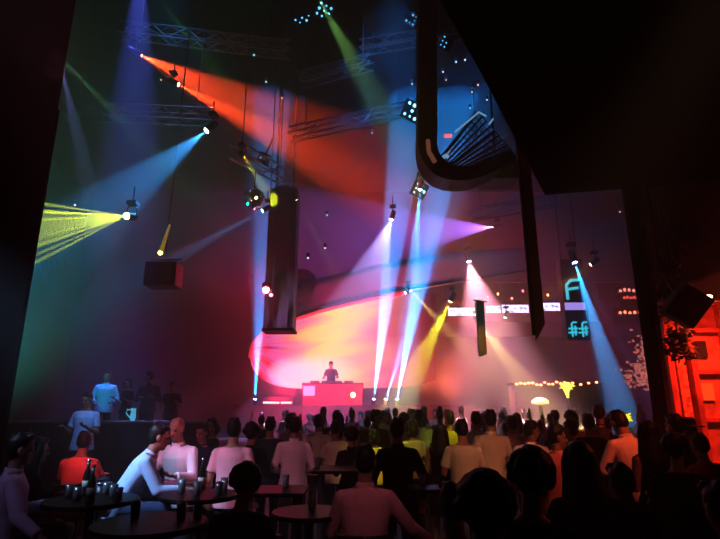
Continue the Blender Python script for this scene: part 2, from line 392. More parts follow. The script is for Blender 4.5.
nt.links.new(sx.outputs['Z'], mr.inputs['Value']); nt.links.new(no.outputs['Fac'], rp.inputs['Fac'])
nt.links.new(rp.outputs[0], bs.inputs['Emission Color']); nt.links.new(mr.outputs[0], bs.inputs['Emission Strength'])
MB().box((-w2, -.4, .08), (w2, .4, zt-zb)).build('video_column', pm, root, bevel=.03)
MB().box((-w2-.04, -.44, 0), (w2+.04, .44, .1)).build('bottom_cap', BLACK, root, bevel=.02)
b = MB(); b.ell((0, 0, zt-zb), (w2*1.02, .42, .22)); b.build('rounded_top', mat('pillar_top', (.03, .03, .04), .5, noise=.2), root, True)
b = MB()
for sxx in (-.3, .3): b.tube([(sxx, 0, zt-zb), (sxx, 0, 14.9-zb)], .03)
b.build('suspension_rod', METAL, root)

# red lamp glowing beside the pillar
p = at(266, 290, 15.8)
t = empty('hanging_red_lamp', p, 0, 'small bright red lamp glowing on left side of the hanging pillar', 'lamp')
MB().ell((0, 0, 0), (.1, .1, .1)).build('bulb', mat('red_bulb', (.2, .02, .02), .3, emit=(1, .25, .25), es=25, noise=.01), t, True)
MB().lathe([(.05, .08), (.12, .1), (.13, .2), (.04, .26)]).build('housing', BLACK, t, True)
MB().tube([(0, 0, .24), (0, 0, 14.9-p.z)], .012).build('cord', BLACK, t)
point(at(256, 291, 17.5), (1, .03, .1), 230, .1)
point(p+V((0, -.25, 0)), (1, .03, .1), 25, .05)
p = at(271, 295, 15.9)
t = empty('hanging_red_lamp', p, 0, 'tiny dim red lamp just right of bright red one on pillar', 'lamp')
MB().ell((0, 0, 0), (.06, .06, .06)).build('bulb', mat('red_bulb_dim', (.2, .02, .02), .3, emit=(1, .15, .2), es=6, noise=.01), t, True)
MB().lathe([(.03, .05), (.07, .06), (.07, .12), (.02, .16)]).build('housing', BLACK, t, True)
MB().tube([(0, 0, .15), (0, 0, 14.9-p.z)], .01).build('cord', BLACK, t)

# DJ booth
YB = 20.9
bx0 = at(303, 395, YB).x; bx1 = at(362, 395, YB).x; bz = at(330, 383, YB).z
root = empty('dj_booth', ((bx0+bx1)/2, YB, deck_z), 0, 'dark red DJ booth standing on the stage in front of the screen', 'booth')
hw = (bx1-bx0)/2; hh = bz-deck_z
MB().box((-hw, -.05, 0), (hw, .05, hh-.05)).build('front_panel', mat('booth_red_glow', (.35, .03, .05), .5, emit=(.7, .01, .04), es=.25, noise=.5, nscale=1.5), root)  # red stage light on the panel is put in as faint emission
MB().box((-hw-.05, -.1, hh-.06), (hw+.05, .8, hh)).build('worktop', WOODB, root, bevel=.01)
for sx_ in (-1, 1): MB().box((sx_*hw-.05, 0.05, 0), (sx_*hw+.05, .75, hh-.06)).build('side_panel', BLACK, root)
MB().box((-hw+.02, -.09, .35), (-hw+.47, -.052, hh-.12)).build('light_panel', mat('pink_panel', (.3, .1, .15), .4, emit=(1, .35, .55), es=1.1, noise=.1), root)
b = MB()
for k in range(4): b.box((-.9+k*.45, .15, hh), (-.55+k*.45, .55, hh+.09))
b.build('mixer_deck', METAL, root, bevel=.01)
p = at(353, 395, YB-.12)
t = tag(MB().ell((0, 0, 0), (.1, .06, .1)).build('spotlight_orange', mat('orange_lamp', (.3, .1, .02), .3, emit=(1, .4, .12), es=10, noise=.01), None, True), 'small orange lamp glowing on right side of the booth front', 'lamp'); t.location = p
# low stage monitors and light bars on the deck
for px, w, l in ((272, .7, 'low black light bar on the stage deck left of booth'), (287, .5, 'low wedge monitor on the stage deck beside booth')):
    p = at(px, 402, 20.3); t = empty('stage_monitor', (p.x, p.y, deck_z), 0, l, 'monitor')
    MB().loft([[V((-w/2, -.2, 0)), V((w/2, -.2, 0)), V((w/2, .2, 0)), V((-w/2, .2, 0))], [V((-w/2, 0, .3)), V((w/2, 0, .3)), V((w/2, .2, .3)), V((-w/2, .2, .3))]]).build('cabinet', BLACK, t)
    MB().box((-w/2+.05, -.2, .05), (w/2-.05, -.18, .12)).build('light_strip', mat('pink_strip', (.3, .1, .1), .4, emit=(1, .3, .4), es=3, noise=.1), t)
wash(at(285, 385, 16.8), at(290, 400, 20), (1, .02, .1), 80, 1300, .3)  # added bodiless spots and points that tint the haze at the stage front
wash(at(335, 385, 16.8), at(335, 398, 20), (1, .02, .09), 80, 1100, .3)
wash(at(420, 385, 16.8), at(420, 400, 20), (1, .14, .1), 80, 900, .3)
point(at(285, 380, 21.2), (1, .02, .1), 40, .4)
point(at(355, 392, 20.0), (1, .25, .08), 25, .3)
point(at(405, 370, 21.5), (1, .35, .45), 60, .5)

# ------------------------------------------------------------------ back of the hall: gallery, ribbon screens, logo tower
YG = 25
gx0 = at(446, 312, YG).x; gx1 = at(600, 312, YG).x; gz0 = at(500, 317, YG).z; gz1 = at(500, 302, YG).z
structure(MB().box((gx0, YG, gz0-.25), (17, 30.5, gz1+.05)).build('floor_gallery', mat('gallery_slab', (.06, .05, .06), .7, noise=.3)))
rs = bpy.data.materials.new('ribbon_picture'); rs.use_nodes = True; nt = rs.node_tree; bs = nt.nodes['Principled BSDF']
bs.inputs['Base Color'].default_value = (.05, .05, .05, 1)
tc = nt.nodes.new('ShaderNodeTexCoord'); mp = nt.nodes.new('ShaderNodeMapping'); mp.inputs['Scale'].default_value = (4, 1, 5)
no = nt.nodes.new('ShaderNodeTexNoise'); no.inputs['Scale'].default_value = 1.3; rp = nt.nodes.new('ShaderNodeValToRGB')
rp.color_ramp.elements[0].position = .36; rp.color_ramp.elements[0].color = (.12, .14, .3, 1); rp.color_ramp.elements[1].position = .52; rp.color_ramp.elements[1].color = (.72, .68, 1, 1)
nt.links.new(tc.outputs['Object'], mp.inputs[0]); nt.links.new(mp.outputs[0], no.inputs['Vector']); nt.links.new(no.outputs['Fac'], rp.inputs['Fac'])
nt.links.new(rp.outputs[0], bs.inputs['Emission Color']); bs.inputs['Emission Strength'].default_value = 1.9
for (a, c, ya, yb, l) in ((448, 478, 308, 316, 'white ribbon screen on the gallery edge nearest the stage screen'),
                          (486, 500, 306, 313, 'short lilac ribbon screen left of the hanging banner'),
                          (502, 528, 305, 313, 'white ribbon screen with smudged picture behind the hanging banner'),
                          (532, 561, 303, 311, 'longest white ribbon screen between banner and logo tower')):
    p = at((a+c)/2, (ya+yb)/2, YG-.1); q0 = at(a, yb, YG-.1); q1 = at(c, ya, YG-.1)
    t = empty('ribbon_screen', (p.x, YG-.12, q0.z), 0, l, 'screen', 'ribbon screens along the gallery')
    w = (q1.x-q0.x)/2; h = q1.z-q0.z
    MB().box((-w-.03, -.02, -.03), (w+.03, .1, h+.03)).build('frame', BLACK, t)
    MB().box((-w, -.03, 0), (w, -.018, h)).build('panel', rs, t)
# rail and small shelf lamps above it
t = empty('gallery_rail', ((gx0+gx1)/2, YG+.2, gz1+.05), 0, 'thin steel rail along the gallery above the ribbon screens', 'rail')
hw = (gx1-gx0)/2+2
b = MB(); b.tube([(-hw, 0, 1.0), (hw, 0, 1.0)], .03); b.build('handrail', STEEL, t)
for k in range(13): MB().tube([(-hw+k*hw/6, 0, 0), (-hw+k*hw/6, 0, 1.0)], .02).build('post', STEEL, t)
for k, (px, py, c) in enumerate(((488, 298, (1, .12, .1)), (498, 295, (1, .5, .2)), (512, 300, (1, .15, .1)), (548, 296, (1, .4, .15)), (523, 292, (1, .1, .15)))):
    p = at(px, py, YG+.8); p.z = max(p.z, gz1+.3)
    t = empty('gallery_lamp', (p.x, p.y, gz1+.05), 0, ['small red lamp on the gallery left of the banner', 'small orange lamp on the gallery left of the banner', 'red lamp on the gallery behind the hanging banner', 'small orange lamp on gallery near the logo tower', 'dim crimson lamp highest on the gallery'][k], 'lamp', 'lamps on the gallery')
    MB().ell((0, 0, p.z-gz1), (.05, .05, .06)).build('shade', mat('gal_lamp%d' % k, (.2, .1, .1), .3, emit=c, es=7, noise=.01), t, True)
    MB().lathe([(.1, 0), (.1, .02), (.015, .04), (.015, p.z-gz1-.05)]).build('stand', METAL, t, True)

# hanging logo tower
YT = 16
x0 = at(566, 325, YT).x; x1 = at(590, 325, YT).x; z0 = at(575, 340, YT).z; z1 = at(575, 259, YT).z
root = empty('hanging_logo_tower', ((x0+x1)/2, YT, z0), 0, 'black hanging tower sign with cyan glowing letter marks', 'sign')
w2 = (x1-x0)/2; h = z1-z0
MB().box((-w2, 0, 0), (w2, .35, h)).build('tower_body', mat('tower_black', (.02, .015, .025), .5, noise=.3), root, bevel=.02)
cym = mat('cyan_letters', (.05, .1, .1), .4, emit=(.05, .6, .75), es=.8, noise=.02)
def bars(bb, cx, cz, s, segs):
    for (xa_, za_, xb_, zb_) in segs:
        bb.tube([(cx+xa_*s, -.015, cz+za_*s), (cx+xb_*s, -.015, cz+zb_*s)], .14*s, 6)
    return bb
fseg = [(-.15, -1, -.15, .7), (-.15, .7, .1, 1), (.1, 1, .55, .95), (-.65, .1, .6, .15)]
MB_f = bars(MB(), -w2*.15, h*.6, .36, [(-.5, -.8, -.5, .5), (-.5, .5, -.1, .9), (-.1, .9, .9, 1.0), (-.5, .1, .5, .25)]); MB_f.build('letter_mark', cym, root)
for cx in (-w2*.45, w2*.42):
    bars(MB(), cx, h*.125, .23, fseg+[(-.7, -.45, .5, -.35), (.3, .5, .3, -.8)]).build('letter_mark', cym, root)
MB().box((-w2*.95, -.03, h*.36), (w2*.75, .0, h*.45)).build('picture_strip', mat('lilac_strip', (.1, .1, .2), .4, emit=(.4, .32, .85), es=.8, noise=.05), root)
b = MB()
for sxx in (-w2*.7, w2*.7): b.tube([(sxx, .17, h), (sxx, .17, 14.9-z0)], .02)
b.build('suspension_rod', METAL, root)

# second, smaller dark banner and the long hanging banner
ban_m = mat('banner_cloth', (.10, .085, .08), .8, noise=.35, nscale=2); ban_d = mat('banner_back', (.015, .014, .016), .9, noise=.2)
def banner(px0, px1, pyb, Y, ztop, lab, slant):
    a = at(px0, pyb, Y); c = at(px1, pyb-slant, Y+.25)
    t = empty('hanging_banner', (a.x, Y, a.z), 0, lab, 'banner')
    w = c.x-a.x; s = c.z-a.z; H = ztop-a.z
    MB().loft([[V((0, 0, 0)), V((w, .25, s)), V((w, .27, s)), V((0, .02, 0))], [V((0, 0, H)), V((w, .25, H)), V((w, .27, H)), V((0, .02, H))]]).build('cloth', ban_m if Y < 12 else ban_d, t)
    MB().box((-.05, -.01, s*.3), (.0, .03, H)).build('hem', ban_d, t)
    MB().tube([(-.1, 0, H), (w+.1, .26, H)], .03).build('top_bar', METAL, t)
banner(536, 545, 341, 9, 8.6, 'long narrow brown banner hanging straight down with slanted lower end', 17)
banner(480, 487, 357, 17, at(484, 300, 17).z, 'short narrow banner hanging low in front of the ribbon screens', 3)

# orange lit bar edge, glowing ornaments, blossom tree on the right back
YO = 19
p0 = at(514, 383, YO); p1 = at(602, 387, YO)
root = empty('back_bar', ((p0.x+p1.x)/2, YO, 0), 0, 'long back bar edged with a row of tiny orange lights', 'bar')
hw = (p1.x-p0.x)/2; zt_ = p0.z
MB().box((-hw, 0, 0), (hw, .7, zt_-.06)).build('front', mat('bar_front', (.06, .03, .03), .6, noise=.4), root)
MB().box((-hw-.05, -.06, zt_-.06), (hw+.05, .76, zt_)).build('worktop', WOODB, root)
om = mat('orange_bulb', (.3, .1, .02), .3, emit=(1, .33, .12), es=4, noise=.01)
rr = random.Random(3)
for k in range(22):
    x = -hw+2*hw*(k+.5)/22
    if k > 14 and k % 2: continue
    MB().ell((x, -.08, zt_-.02+rr.uniform(-.05, .05)), (.06, .04, .04), None, 8, 6).build('light_bulb', om, root, True)
point(V(((p0.x+p1.x)/2, YO-.7, zt_)), (1, .2, .08), 22, .3)
def ornament(px, py0, py1, Y, lab, col, es, name, cat):
    a = at(px, py1, Y); c = at(px, py0, Y); H = c.z-a.z
    t = empty(name, (a.x, Y, 0), 0, lab, cat)
    g = mat('glow_'+lab[:12], (.3, .3, .05), .4, emit=col, es=es, noise=.02)
    MB().lathe([(.25, 0), (.25, .04), (.04, .08), (.04, a.z)]).build('stand', METAL, t, True)
    b = MB(); rr = random.Random(px)
    for k in range(16):
        an = rr.uniform(0, 6.28); l = H*rr.uniform(.25, .5); el = rr.uniform(-.2, 1.2)
        b.tube([(0, 0, a.z+H*rr.uniform(.1, .6)), (l*.5*math.cos(an)*math.cos(el), l*.5*math.sin(an)*math.cos(el), a.z+H*.5+l*.5*math.sin(el)), (l*math.cos(an)*math.cos(el), l*math.sin(an)*math.cos(el), a.z+H*.45+l*math.sin(el)*.9)], [.05, .035, .015], 6)
    b.tube([(0, 0, a.z), (0, 0, a.z+H*.8)], .05, 6)
    b.build('glowing_fronds', g, t, True)
ornament(568, 378, 398, 18.6, 'yellow glowing plant ornament above the back bar', (.85, .8, .12), 1.6, 'glowing_shape', 'ornament')
ornament(625, 408, 432, 12, 'slim lime yellow glowing stem beside the orange lit shirt', (.8, .7, .05), 1.1, 'glowing_shape', 'ornament')  # stem shape added for a yellow lit figure, its light as emission
a = at(541, 411, 17)  # pale yellow mushroom shape on a stand, glowing by its material
t = empty('arched_glow', (a.x, 17, 0), 0, 'pale yellow mushroom shape glowing above heads right of centre', 'lamp')
z1_ = at(541, 398, 17).z
MB().lathe([(.2, 0), (.2, .04), (.05, .07), (.05, z1_-.25)]).build('stand', METAL, t, True)
MB().lathe([(.1, z1_-.2), (.27, z1_-.18), (.26, z1_-.08), (.15, z1_), (.02, z1_+.02)]).build('lamp_shade', mat('cream_glow', (.3, .3, .2), .4, emit=(.95, .75, .35), es=.9, noise=.05), t, True)

def blossom_tree(base, H, pts, lab, seed):
    t = empty('blossom_tree', base, 0, lab, 'tree'); rr = random.Random(seed)
    b = MB(); ends = []
    b.tube([(0, 0, 0), (.05, 0, H*.4), (0, .05, H*.7)], [.09, .07, .05], 8)
    for q in pts:
        q = V(q); m_ = V((q.x*.4, q.y*.4, H*.7+(q.z-H*.7)*.7)); b.tube([(0, .05, H*.68), m_, q], [.045, .03, .01], 6); ends += [q, m_.lerp(q, .6), m_.lerp(q, .3)]
    b.build('trunk', mat('bark', (.1, .07, .06), .8, noise=.4), t, True)
    b = MB()
    for e in ends:
        for k in range(24):
            c = e+V((rr.gauss(0, .2), rr.gauss(0, .2), rr.gauss(0, .13))); n = V((rr.gauss(0, 1), rr.gauss(0, 1), rr.gauss(0, 1))).normalized(); s_ = n.orthogonal().normalized()*.05; u_ = n.cross(s_)
            b.add([c-s_, c+u_, c+s_, c-u_], [(0, 1, 2, 3)])
    b.build('blossoms', mat('pink_blossom', (.6, .3, .3), .6, emit=(1, .35, .3), es=.3, noise=.5, nscale=20), t)
a = at(652, 372, 13); H = at(652, 345, 13).z
blossom_tree((a.x+.1, 13, 0), H, [(-.55, 0, at(633, 375, 13).z), (-.3, .2, at(640, 365, 13).z), (.2, 0, at(660, 378, 13).z), (-.1, 0, at(645, 340, 13).z), (.1, .2, at(655, 352, 13).z), (-.3, -.2, at(642, 378, 13).z), (.45, 0, at(668, 372, 13).z)], 'small tree with sparkling pink blossom behind the crowd at right', 5)

# red shelf lamps at the far right back
for px, py, w, c, l, k in ((633, 292, .55, (1, .35, .3), 'upper of two pinkish red shelf lights left of the black column', 1.2), (634, 314, .6, (1, .2, .1), 'lower and brighter orange red shelf light left of the black column', 2.5), (634, 299, .4, (.9, .12, .1), 'thin dim red shelf light between two brighter ones', .8)):
    p = at(px, py, 20); t = empty('wall_shelf_light', p, 0, l, 'lamp', 'red shelf lights')
    MB().box((-w, .0, -.03), (w, .3, 0)).build('board', BLACK, t)
    b = MB(); rr = random.Random(px)
    for j in range(6): b.ell((-w*.8+j*w*.32, .1, .05+rr.uniform(0, .06)), (.06, .05, .07), None, 8, 6)
    b.build('glow_tubes', mat('shelf_red%d' % py, (.2, .05, .03), .4, emit=c, es=k, noise=.02), t, True)
    MB().box((-w, .3, -.3), (w, .34, .3)).build('backplate', BLACK, t)

# ------------------------------------------------------------------ roof: trusses, blinders, ceiling frame
def truss(a, b_, lab, w=.4):
    a = V(a); b_ = V(b_); d = b_-a; L = d.length; q = d.to_track_quat('X', 'Z').to_matrix().to_4x4()
    t = empty('ceiling_truss', a, 0, lab, 'truss', 'lighting trusses under the ceiling'); t.rotation_mode = 'QUATERNION'; t.rotation_quaternion = d.to_track_quat('X', 'Z')
    for y in (-w/2, w/2):
        for z in (-w/2, w/2): MB().tube([(0, y, z), (L, y, z)], .03, 6).build('chord', STEEL, t)
    n = max(2, int(L/w/1.3)); lat = MB()
    for i in range(n):
        x0_, x1_ = L*i/n, L*(i+1)/n
        s1, s2 = (-1, 1) if i % 2 else (1, -1)
        for y in (-w/2, w/2): lat.tube([(x0_, y, s1*w/2), (x1_, y, s2*w/2)], .016, 5)
        for z in (-w/2, w/2): lat.tube([(x0_, s1*w/2, z), (x1_, s2*w/2, z)], .016, 5)
    lat.build('lattice', STEEL, t)
    for f in (.12, .88):
        hz = MB(); p = a+d*f; hz.tube([q.to_3x3().inverted() @ (p-a), q.to_3x3().inverted() @ (V((p.x, p.y, 14.95))-a)], .015, 5)
        hz.build('hanging_cable', METAL, t)
truss(at(299, 80, 15), at(372, 62, 15), 'short bright truss below the pair of blue blinders')
truss(at(290, 135, 16), at(412, 108, 17), 'truss slanting up to the blue lamp beside the ceiling shaft')
truss(at(120, 30, 14), at(290, 50, 14), 'long dark truss above the two red orange beams')
truss(at(360, 48, 16), at(470, 30, 16), 'truss passing behind the top of the ceiling shaft')
truss(at(235, 150, 13.4), at(285, 178, 16), 'truss end from which the mirror ball hangs')
truss(at(470, 215, 19), at(560, 200, 19), 'truss behind the violet spotlight')
truss(at(60, 110, 14), at(215, 118, 14), 'truss carrying the blue spotlight at left')

blue_l = mat('blue_lens', (.1, .2, .3), .3, emit=(.12, .5, .9), es=1.5, noise=.02)
blue_b = mat('blue_lens_bright', (.1, .2, .3), .3, emit=(.2, .75, 1), es=4, noise=.02)
def blinder(px, py, Y, lab, m, s=.24, n=2, tilt=.5):
    p = at(px, py, Y+(.6 if py == 190 else 0)); t = empty('stage_spotlight_cluster', p, 0, lab, 'stage light', 'blinder lamps in the roof'); t.rotation_euler = (tilt, .3, .4)
    MB().box((-s*1.1, 0, -s*1.1), (s*1.1, .14, s*1.1)).build('housing', BLACK, t, bevel=.02)
    rb_ = random.Random(px*31+py)
    for i in range(3):
        for j in range(3):
            if rb_.random() < .35: continue
            c = V(((i-1)*s*.66, -.02, (j-1)*s*.66)); r_ = s*rb_.uniform(.1, .2); MB().ell(c, (r_, .03, r_), None, 12, 6).build('lens', m, t, True)
    MB().tube([(0, .1, s), (0, .1, s+.6)], .03).build('hanging_clamp', METAL, t)
blinder(302, 18, 14, 'blue four lamp blinder at top, left one of a pair', blue_l)
blinder(324, 11, 14, 'blue four lamp blinder at top, right one of a pair', blue_l, .26)
blinder(412, 111, 16, 'brightest cyan blinder just left of the ceiling shaft', blue_b, .3)
blinder(411, 19, 15, 'dim blue blinder left of the shaft near the picture top', blue_l, .2)
blinder(446, 43, 14, 'pale blue lamp right of the ceiling shaft', blue_l, .2)
blinder(420, 190, 16, 'cyan lamp cluster above the blue wash under the ceiling frame', blue_b, .24)
blinder(264, 159, 15, 'cyan lamp above the mirror ball', blue_l, .17)

# J shaped dark shaft with the lattice frame it carries
YJ = 12
root = empty('hanging_ceiling_frame', at(428, 150, YJ), 0, 'dark J shaped ceiling shaft bending into a curved lattice frame', 'ceiling frame')
P = lambda x, y, Y=YJ: at(x, y, Y)-root.location
path = [(428, -40, YJ), (428, 40, YJ), (428, 120, YJ), (428, 146, YJ), (432, 158, YJ), (440, 167, YJ), (452, 172, YJ), (470, 173, 12.2), (492, 166, 12.6), (514, 154, 13)]
pp = smooth_poly(path, 40); ring = []
for i, q in enumerate(pp):
    c = P(*q); j0 = P(*pp[max(i-1, 0)]); j1 = P(*pp[min(i+1, 39)]); d = (j1-j0).normalized(); n_ = V((d.z, 0, -d.x)).normalized(); wv_ = .24 if i < 22 else .24-.12*(i-22)/17
    ring.append([c-n_*wv_, c-n_*wv_+V((0, .7, 0)), c+n_*wv_+V((0, .7, 0)), c+n_*wv_])
MB().loft(ring).build('shaft', mat('shaft_black', (.008, .008, .011), .5, noise=.3, spec=.3), root)
lat = MB(); r2 = random.Random(2)
A_, B_, C_, D_ = (438, 162, 12.3), (478, 112, 13), (511, 150, 13.2), (462, 170, 12.6)
for k in range(9):
    u = k/8; lat.tube([P(*V(A_).lerp(V(D_), u)), P(*V(B_).lerp(V(C_), u))], .025 if k % 4 else .05, 5)
for k in range(12):
    u = k/11; lat.tube([P(*V(A_).lerp(V(B_), u)), P(*V(D_).lerp(V(C_), u))], .02, 5)
lat.build('lattice', STEEL, root)
bl = MB()
for (x, y, x2, y2) in ((439, 160, 452, 148), (443, 159, 450, 152), (455, 132, 478, 113), (478, 112, 486, 116), (489, 124, 493, 119), (447, 158, 449, 154)):
    bl.tube([P(x, y, 12.2), P(x2, y2, 12.6)], .025, 5)
bl.build('batten_highlight', mat('cold_highlight', (.2, .3, .4), .4, emit=(.35, .6, .85), es=.45, noise=.1), root)  # blue white highlights on the lattice battens, done as glowing tubes
MB().tube([P(444, 136, 12.2), P(452, 136, 12.2)], .055, 6).build('red_indicator', mat('red_indicator', (.3, .1, .1), .4, emit=(.9, .25, .3), es=.8, noise=.02), root)
MB().tube([P(428, 140, 11.94), P(429, 152, 11.94), P(435, 162, 11.94)], .06, 6).build('copper_highlight', mat('copper_sheen', (.6, .3, .2), .3, .8, emit=(.5, .2, .12), es=.25, noise=.1), root)  # coppery highlight along the shaft's bend, put in as emission
# dark boxy air duct at the right of the frame
p = at(500, 168, 13.2); t = empty('hanging_air_duct', p, 0, 'dark box duct between ceiling frame and black overhang', 'duct')
MB().box((-.5, 0, -.3), (.55, .8, .25)).build('duct_body', mat('duct', (.03, .035, .045), .5, noise=.2), t, bevel=.03)
MB().tube([(0, .4, .2), (0, .4, 14.95-p.z)], .03).build('hanger', METAL, t)
# small specks of lamps scattered under the roof
spk = [(456, 62), (443, 72), (446, 80), (412, 84), (420, 60), (465, 60), (472, 92), (470, 108), (492, 122), (487, 100), (478, 85), (66, 13), (52, 145), (75, 205), (161, 80), (254, 55), (266, 82), (372, 133), (282, 98), (327, 215), (308, 258), (325, 248), (620, 212)]
for k, (px, py) in enumerate(spk):
    Y = 14+(k*37 % 5); p = at(px, py, Y)
    while p.z > 14.3: Y -= .5; p = at(px, py, Y)
    t = empty('hanging_pin_spot', p, 0, 'tiny pin spot lamp scattered under the dark roof', 'lamp', 'pin spots under the roof')
    c = [(.5, .8, 1), (.8, .8, .9), (1, .5, .4), (.3, .8, .9)][k % 4]
    MB().ell((0, 0, 0), (.035, .035, .035), None, 8, 6).build('bulb', mat('pin%d' % (k % 4), (.2, .2, .2), .3, emit=c, es=1.0, noise=.01), t, True)
    MB().lathe([(.02, .02), (.05, .03), (.05, .14), (.01, .16)], n=10).build('housing', METAL, t, True)

# mirror ball
p = at(254, 199, 13.6)
root = empty('hanging_mirror_ball', p, 0, 'mirror ball hanging at the top of the dark pillar', 'mirror ball')
me = MB().ell((0, 0, 0), (.31, .31, .31), None, 30, 18).build('mirrored_sphere', mat('mirror_tiles', (.85, .85, .88), .12, 1, noise=.25, nscale=30), root)
MB().lathe([(.05, .3), (.05, .36), (.015, .38), (.015, .9)]).build('hanger', METAL, root)
point(at(246, 204, 13.0), (1, .3, .25), 5, .05); point(at(262, 194, 13.0), (.9, .9, .3), 4, .05)

# hanging speaker with a yellow lamp at left
p = at(164, 275, 13); root = empty('hanging_speaker', p, 0, 'black speaker box hanging on wires below a yellow lamp at left', 'speaker')
MB().box((-.4, -.3, -.33), (.4, .3, .3)).build('cabinet', mat('speaker_black', (.004, .005, .006), .6, noise=.3), root, bevel=.03)
MB().box((-.36, -.32, -.28), (.36, -.3, .25)).build('grille', mat('speaker_grille', (.02, .022, .025), .8, noise=.4, nscale=60), root)
b = MB(); b.tube([(-.38, 0, .3), (-.3, 0, .42), (.42, 0, .42), (.42, 0, .3)], .025); b.tube([(0, 0, .42), (-.02, 0, 1.3), (0, 0, 2.4), (.05, 0, 14.9-p.z)], .02); b.build('hanging_bracket', METAL, root)
b = MB().tube([(-.12, -.05, .62), (.04, -.05, 1.35)], [.06, .03], 8).build('yellow_lamp', mat('yellow_streak', (.3, .25, .05), .3, emit=(.8, .55, .05), es=.22, noise=.6, nscale=9), root, True)
MB().ell((-.13, -.06, .58), (.06, .06, .06)).build('lamp_tip', mat('yellow_tip', (.3, .3, .1), .3, emit=(1, .8, .15), es=6, noise=.01), root, True)

# ------------------------------------------------------------------ right niche: red bar front, plants, tilted speaker
red_m = mat('red_wall_panel', (.55, .16, .10), .55, noise=.35, nscale=5, bump=.3)
YN = 8.2
def px_x(px, py, Y): return at(px, py, Y).x
root = empty('bar_booth', (px_x(700, 440, YN), YN, 0), 0, 'red lit booth front with posts and panels at right edge', 'booth')
L = lambda px, py=420: px_x(px, py, YN)-root.location.x
ztop = at(690, 306, YN).z
MB().box((L(683), .1, 0), (L(760), .3, ztop)).build('wall_panel', red_m, root)
for a_, c_ in ((676, 681), (700, 706), (737, 744)):
    MB().box((L(a_), -.02, 0), (L(c_), .12, ztop+.05)).build('post', mat('red_post', (.45, .09, .06), .5, noise=.4, nscale=4), root, bevel=.01)
MB().box((L(688), .06, 0), (L(697), .11, at(690, 345, YN).z)).build('carved_strip', mat('carved_red', (.6, .2, .12), .5, noise=.7, nscale=14, bump=1), root)
for py in (330, 372, 420, 465):
    z = at(712, py, YN).z; MB().box((L(706), .04, z-.03), (L(737), .12, z+.03)).build('cross_rail', mat('red_post', (.45, .09, .06)), root)
for py, m_ in ((348, BLACK), (391, mat('amber_lit_pane', (.5, .2, .05), .4, emit=(1, .3, .06), es=.16, noise=.2))):  # orange light in the lower square is put in as emission
    z = at(714, py, YN).z; MB().box((L(710), .07, z-.14), (L(722), .11, z+.12)).build('pane', m_, root)
MB().box((L(676)-.05, -.15, ztop), (L(760), .3, ztop+.05)).build('top_board', mat('red_post', (.45, .09, .06)), root)
p = at(708, 297, 7.9); t = empty('wall_lamp_spot', p, 0, 'glowing red orange lamp above the red booth at right edge', 'lamp')
MB().ell((0, 0, 0), (.06, .06, .035)).build('bulb', mat('red_orange_bulb', (.3, .1, .05), .3, emit=(1, .35, .2), es=18, noise=.01), t, True)
MB().box((-.06, -.03, -.085), (.28, .1, -.06)).build('bracket', METAL, t)
point(p+V((.1, -.15, -.1)), (1, .06, .02), 10, .1)
wash((5.5, 6.9, 4.3), (px_x(698, 400, 8.2), 8.2, 1.7), (1, .09, .04), 60, 900, .2)  # added unseen red wash raking down the booth posts
point(at(690, 320, 7.5), (1, .08, .02), 5, .1)
point(at(684, 450, 7.3), (1, .05, .03), 7, .15)
t = tag(MB().box((-.25, -.2, 0), (.3, .2, .03)).build('wall_ledge_shelf', mat('green_lit_ledge', (.1, .3, .2), .3, emit=(.2, .6, .4), es=.4, noise=.1), None), 'small greenish lit ledge at the right edge below the booth', 'shelf'); t.location = at(722, 497, 7.2)  # greenish light on the ledge comes from emission in its material

def foliage(root, blobs, seed, n, m, ls=.09):
    rr = random.Random(seed); b = MB()
    for (c, r) in blobs:
        for k in range(n):
            d = V((rr.gauss(0, 1), rr.gauss(0, 1), rr.gauss(0, 1))).normalized()*r*rr.uniform(.5, 1.0); p = V(c)+d
            a = V((rr.gauss(0, 1), rr.gauss(0, 1), rr.gauss(-.8, .6))).normalized(); s_ = a.orthogonal().normalized()*ls*.35; l = ls*rr.uniform(.7, 1.5)
            b.add([p, p+a*l*.5+s_, p+a*l, p+a*l*.5-s_], [(0, 1, 2, 3)])
    return b.build('leaves', m, root)
leaf_m = mat('dark_leaf', (.05, .055, .025), .5, noise=.6, nscale=5)
for (px, py, bl, l) in ((676, 225, [(670, 232, .28), (684, 243, .24), (672, 255, .2), (690, 232, .16)], 'upper dark hanging plant on the column at right'),
                        (672, 270, [(668, 272, .25), (680, 285, .2), (664, 292, .2), (670, 312, .2)], 'middle dark hanging plant with reddish leaves behind the tilted speaker'),
                        (678, 338, [(678, 332, .2), (672, 345, .2), (684, 350, .18)], 'lowest hanging plant under the tilted speaker')):
    YPl = {676: 7.5, 672: 7.85, 678: 7.5}[px]; p = at(px, py, YPl); t = empty('hanging_plant', p, 0, l, 'plant', 'plants hung beside the black column')
    foliage(t, [(at(x, y, YPl)-p, r*.85) for x, y, r in bl], px, 110, leaf_m)
    b = MB().lathe([(.09, -.1), (.13, .06), (.12, .07), (.02, .07)], (0, 0, 0)); b.build('pot', BLACK, t, True)
    MB().tube([(0, 0, .05), (.02, .1, ZS-p.z)], .012).build('cord', BLACK, t)
p = at(686, 306, 6.9); root = empty('hanging_speaker', p, 0, 'black speaker box tilted like a diamond in front of the red niche', 'speaker')
root.rotation_euler = (R(12), R(38), R(-10))
MB().box((-.2, -.18, -.235), (.2, .2, .235)).build('cabinet', mat('speaker_black', (.004, .005, .006)), root, bevel=.02)
MB().box((-.17, -.2, -.205), (.17, -.18, .205)).build('grille', mat('speaker_grille', (.02, .022, .025)), root)
iv = root.rotation_euler.to_matrix().inverted()
MB().tube([iv @ V((0, .1, .1)), iv @ V((-.1, .3, .6)), iv @ V((-.1, .3, ZS-p.z))], .025).build('hanging_bracket', METAL, root)

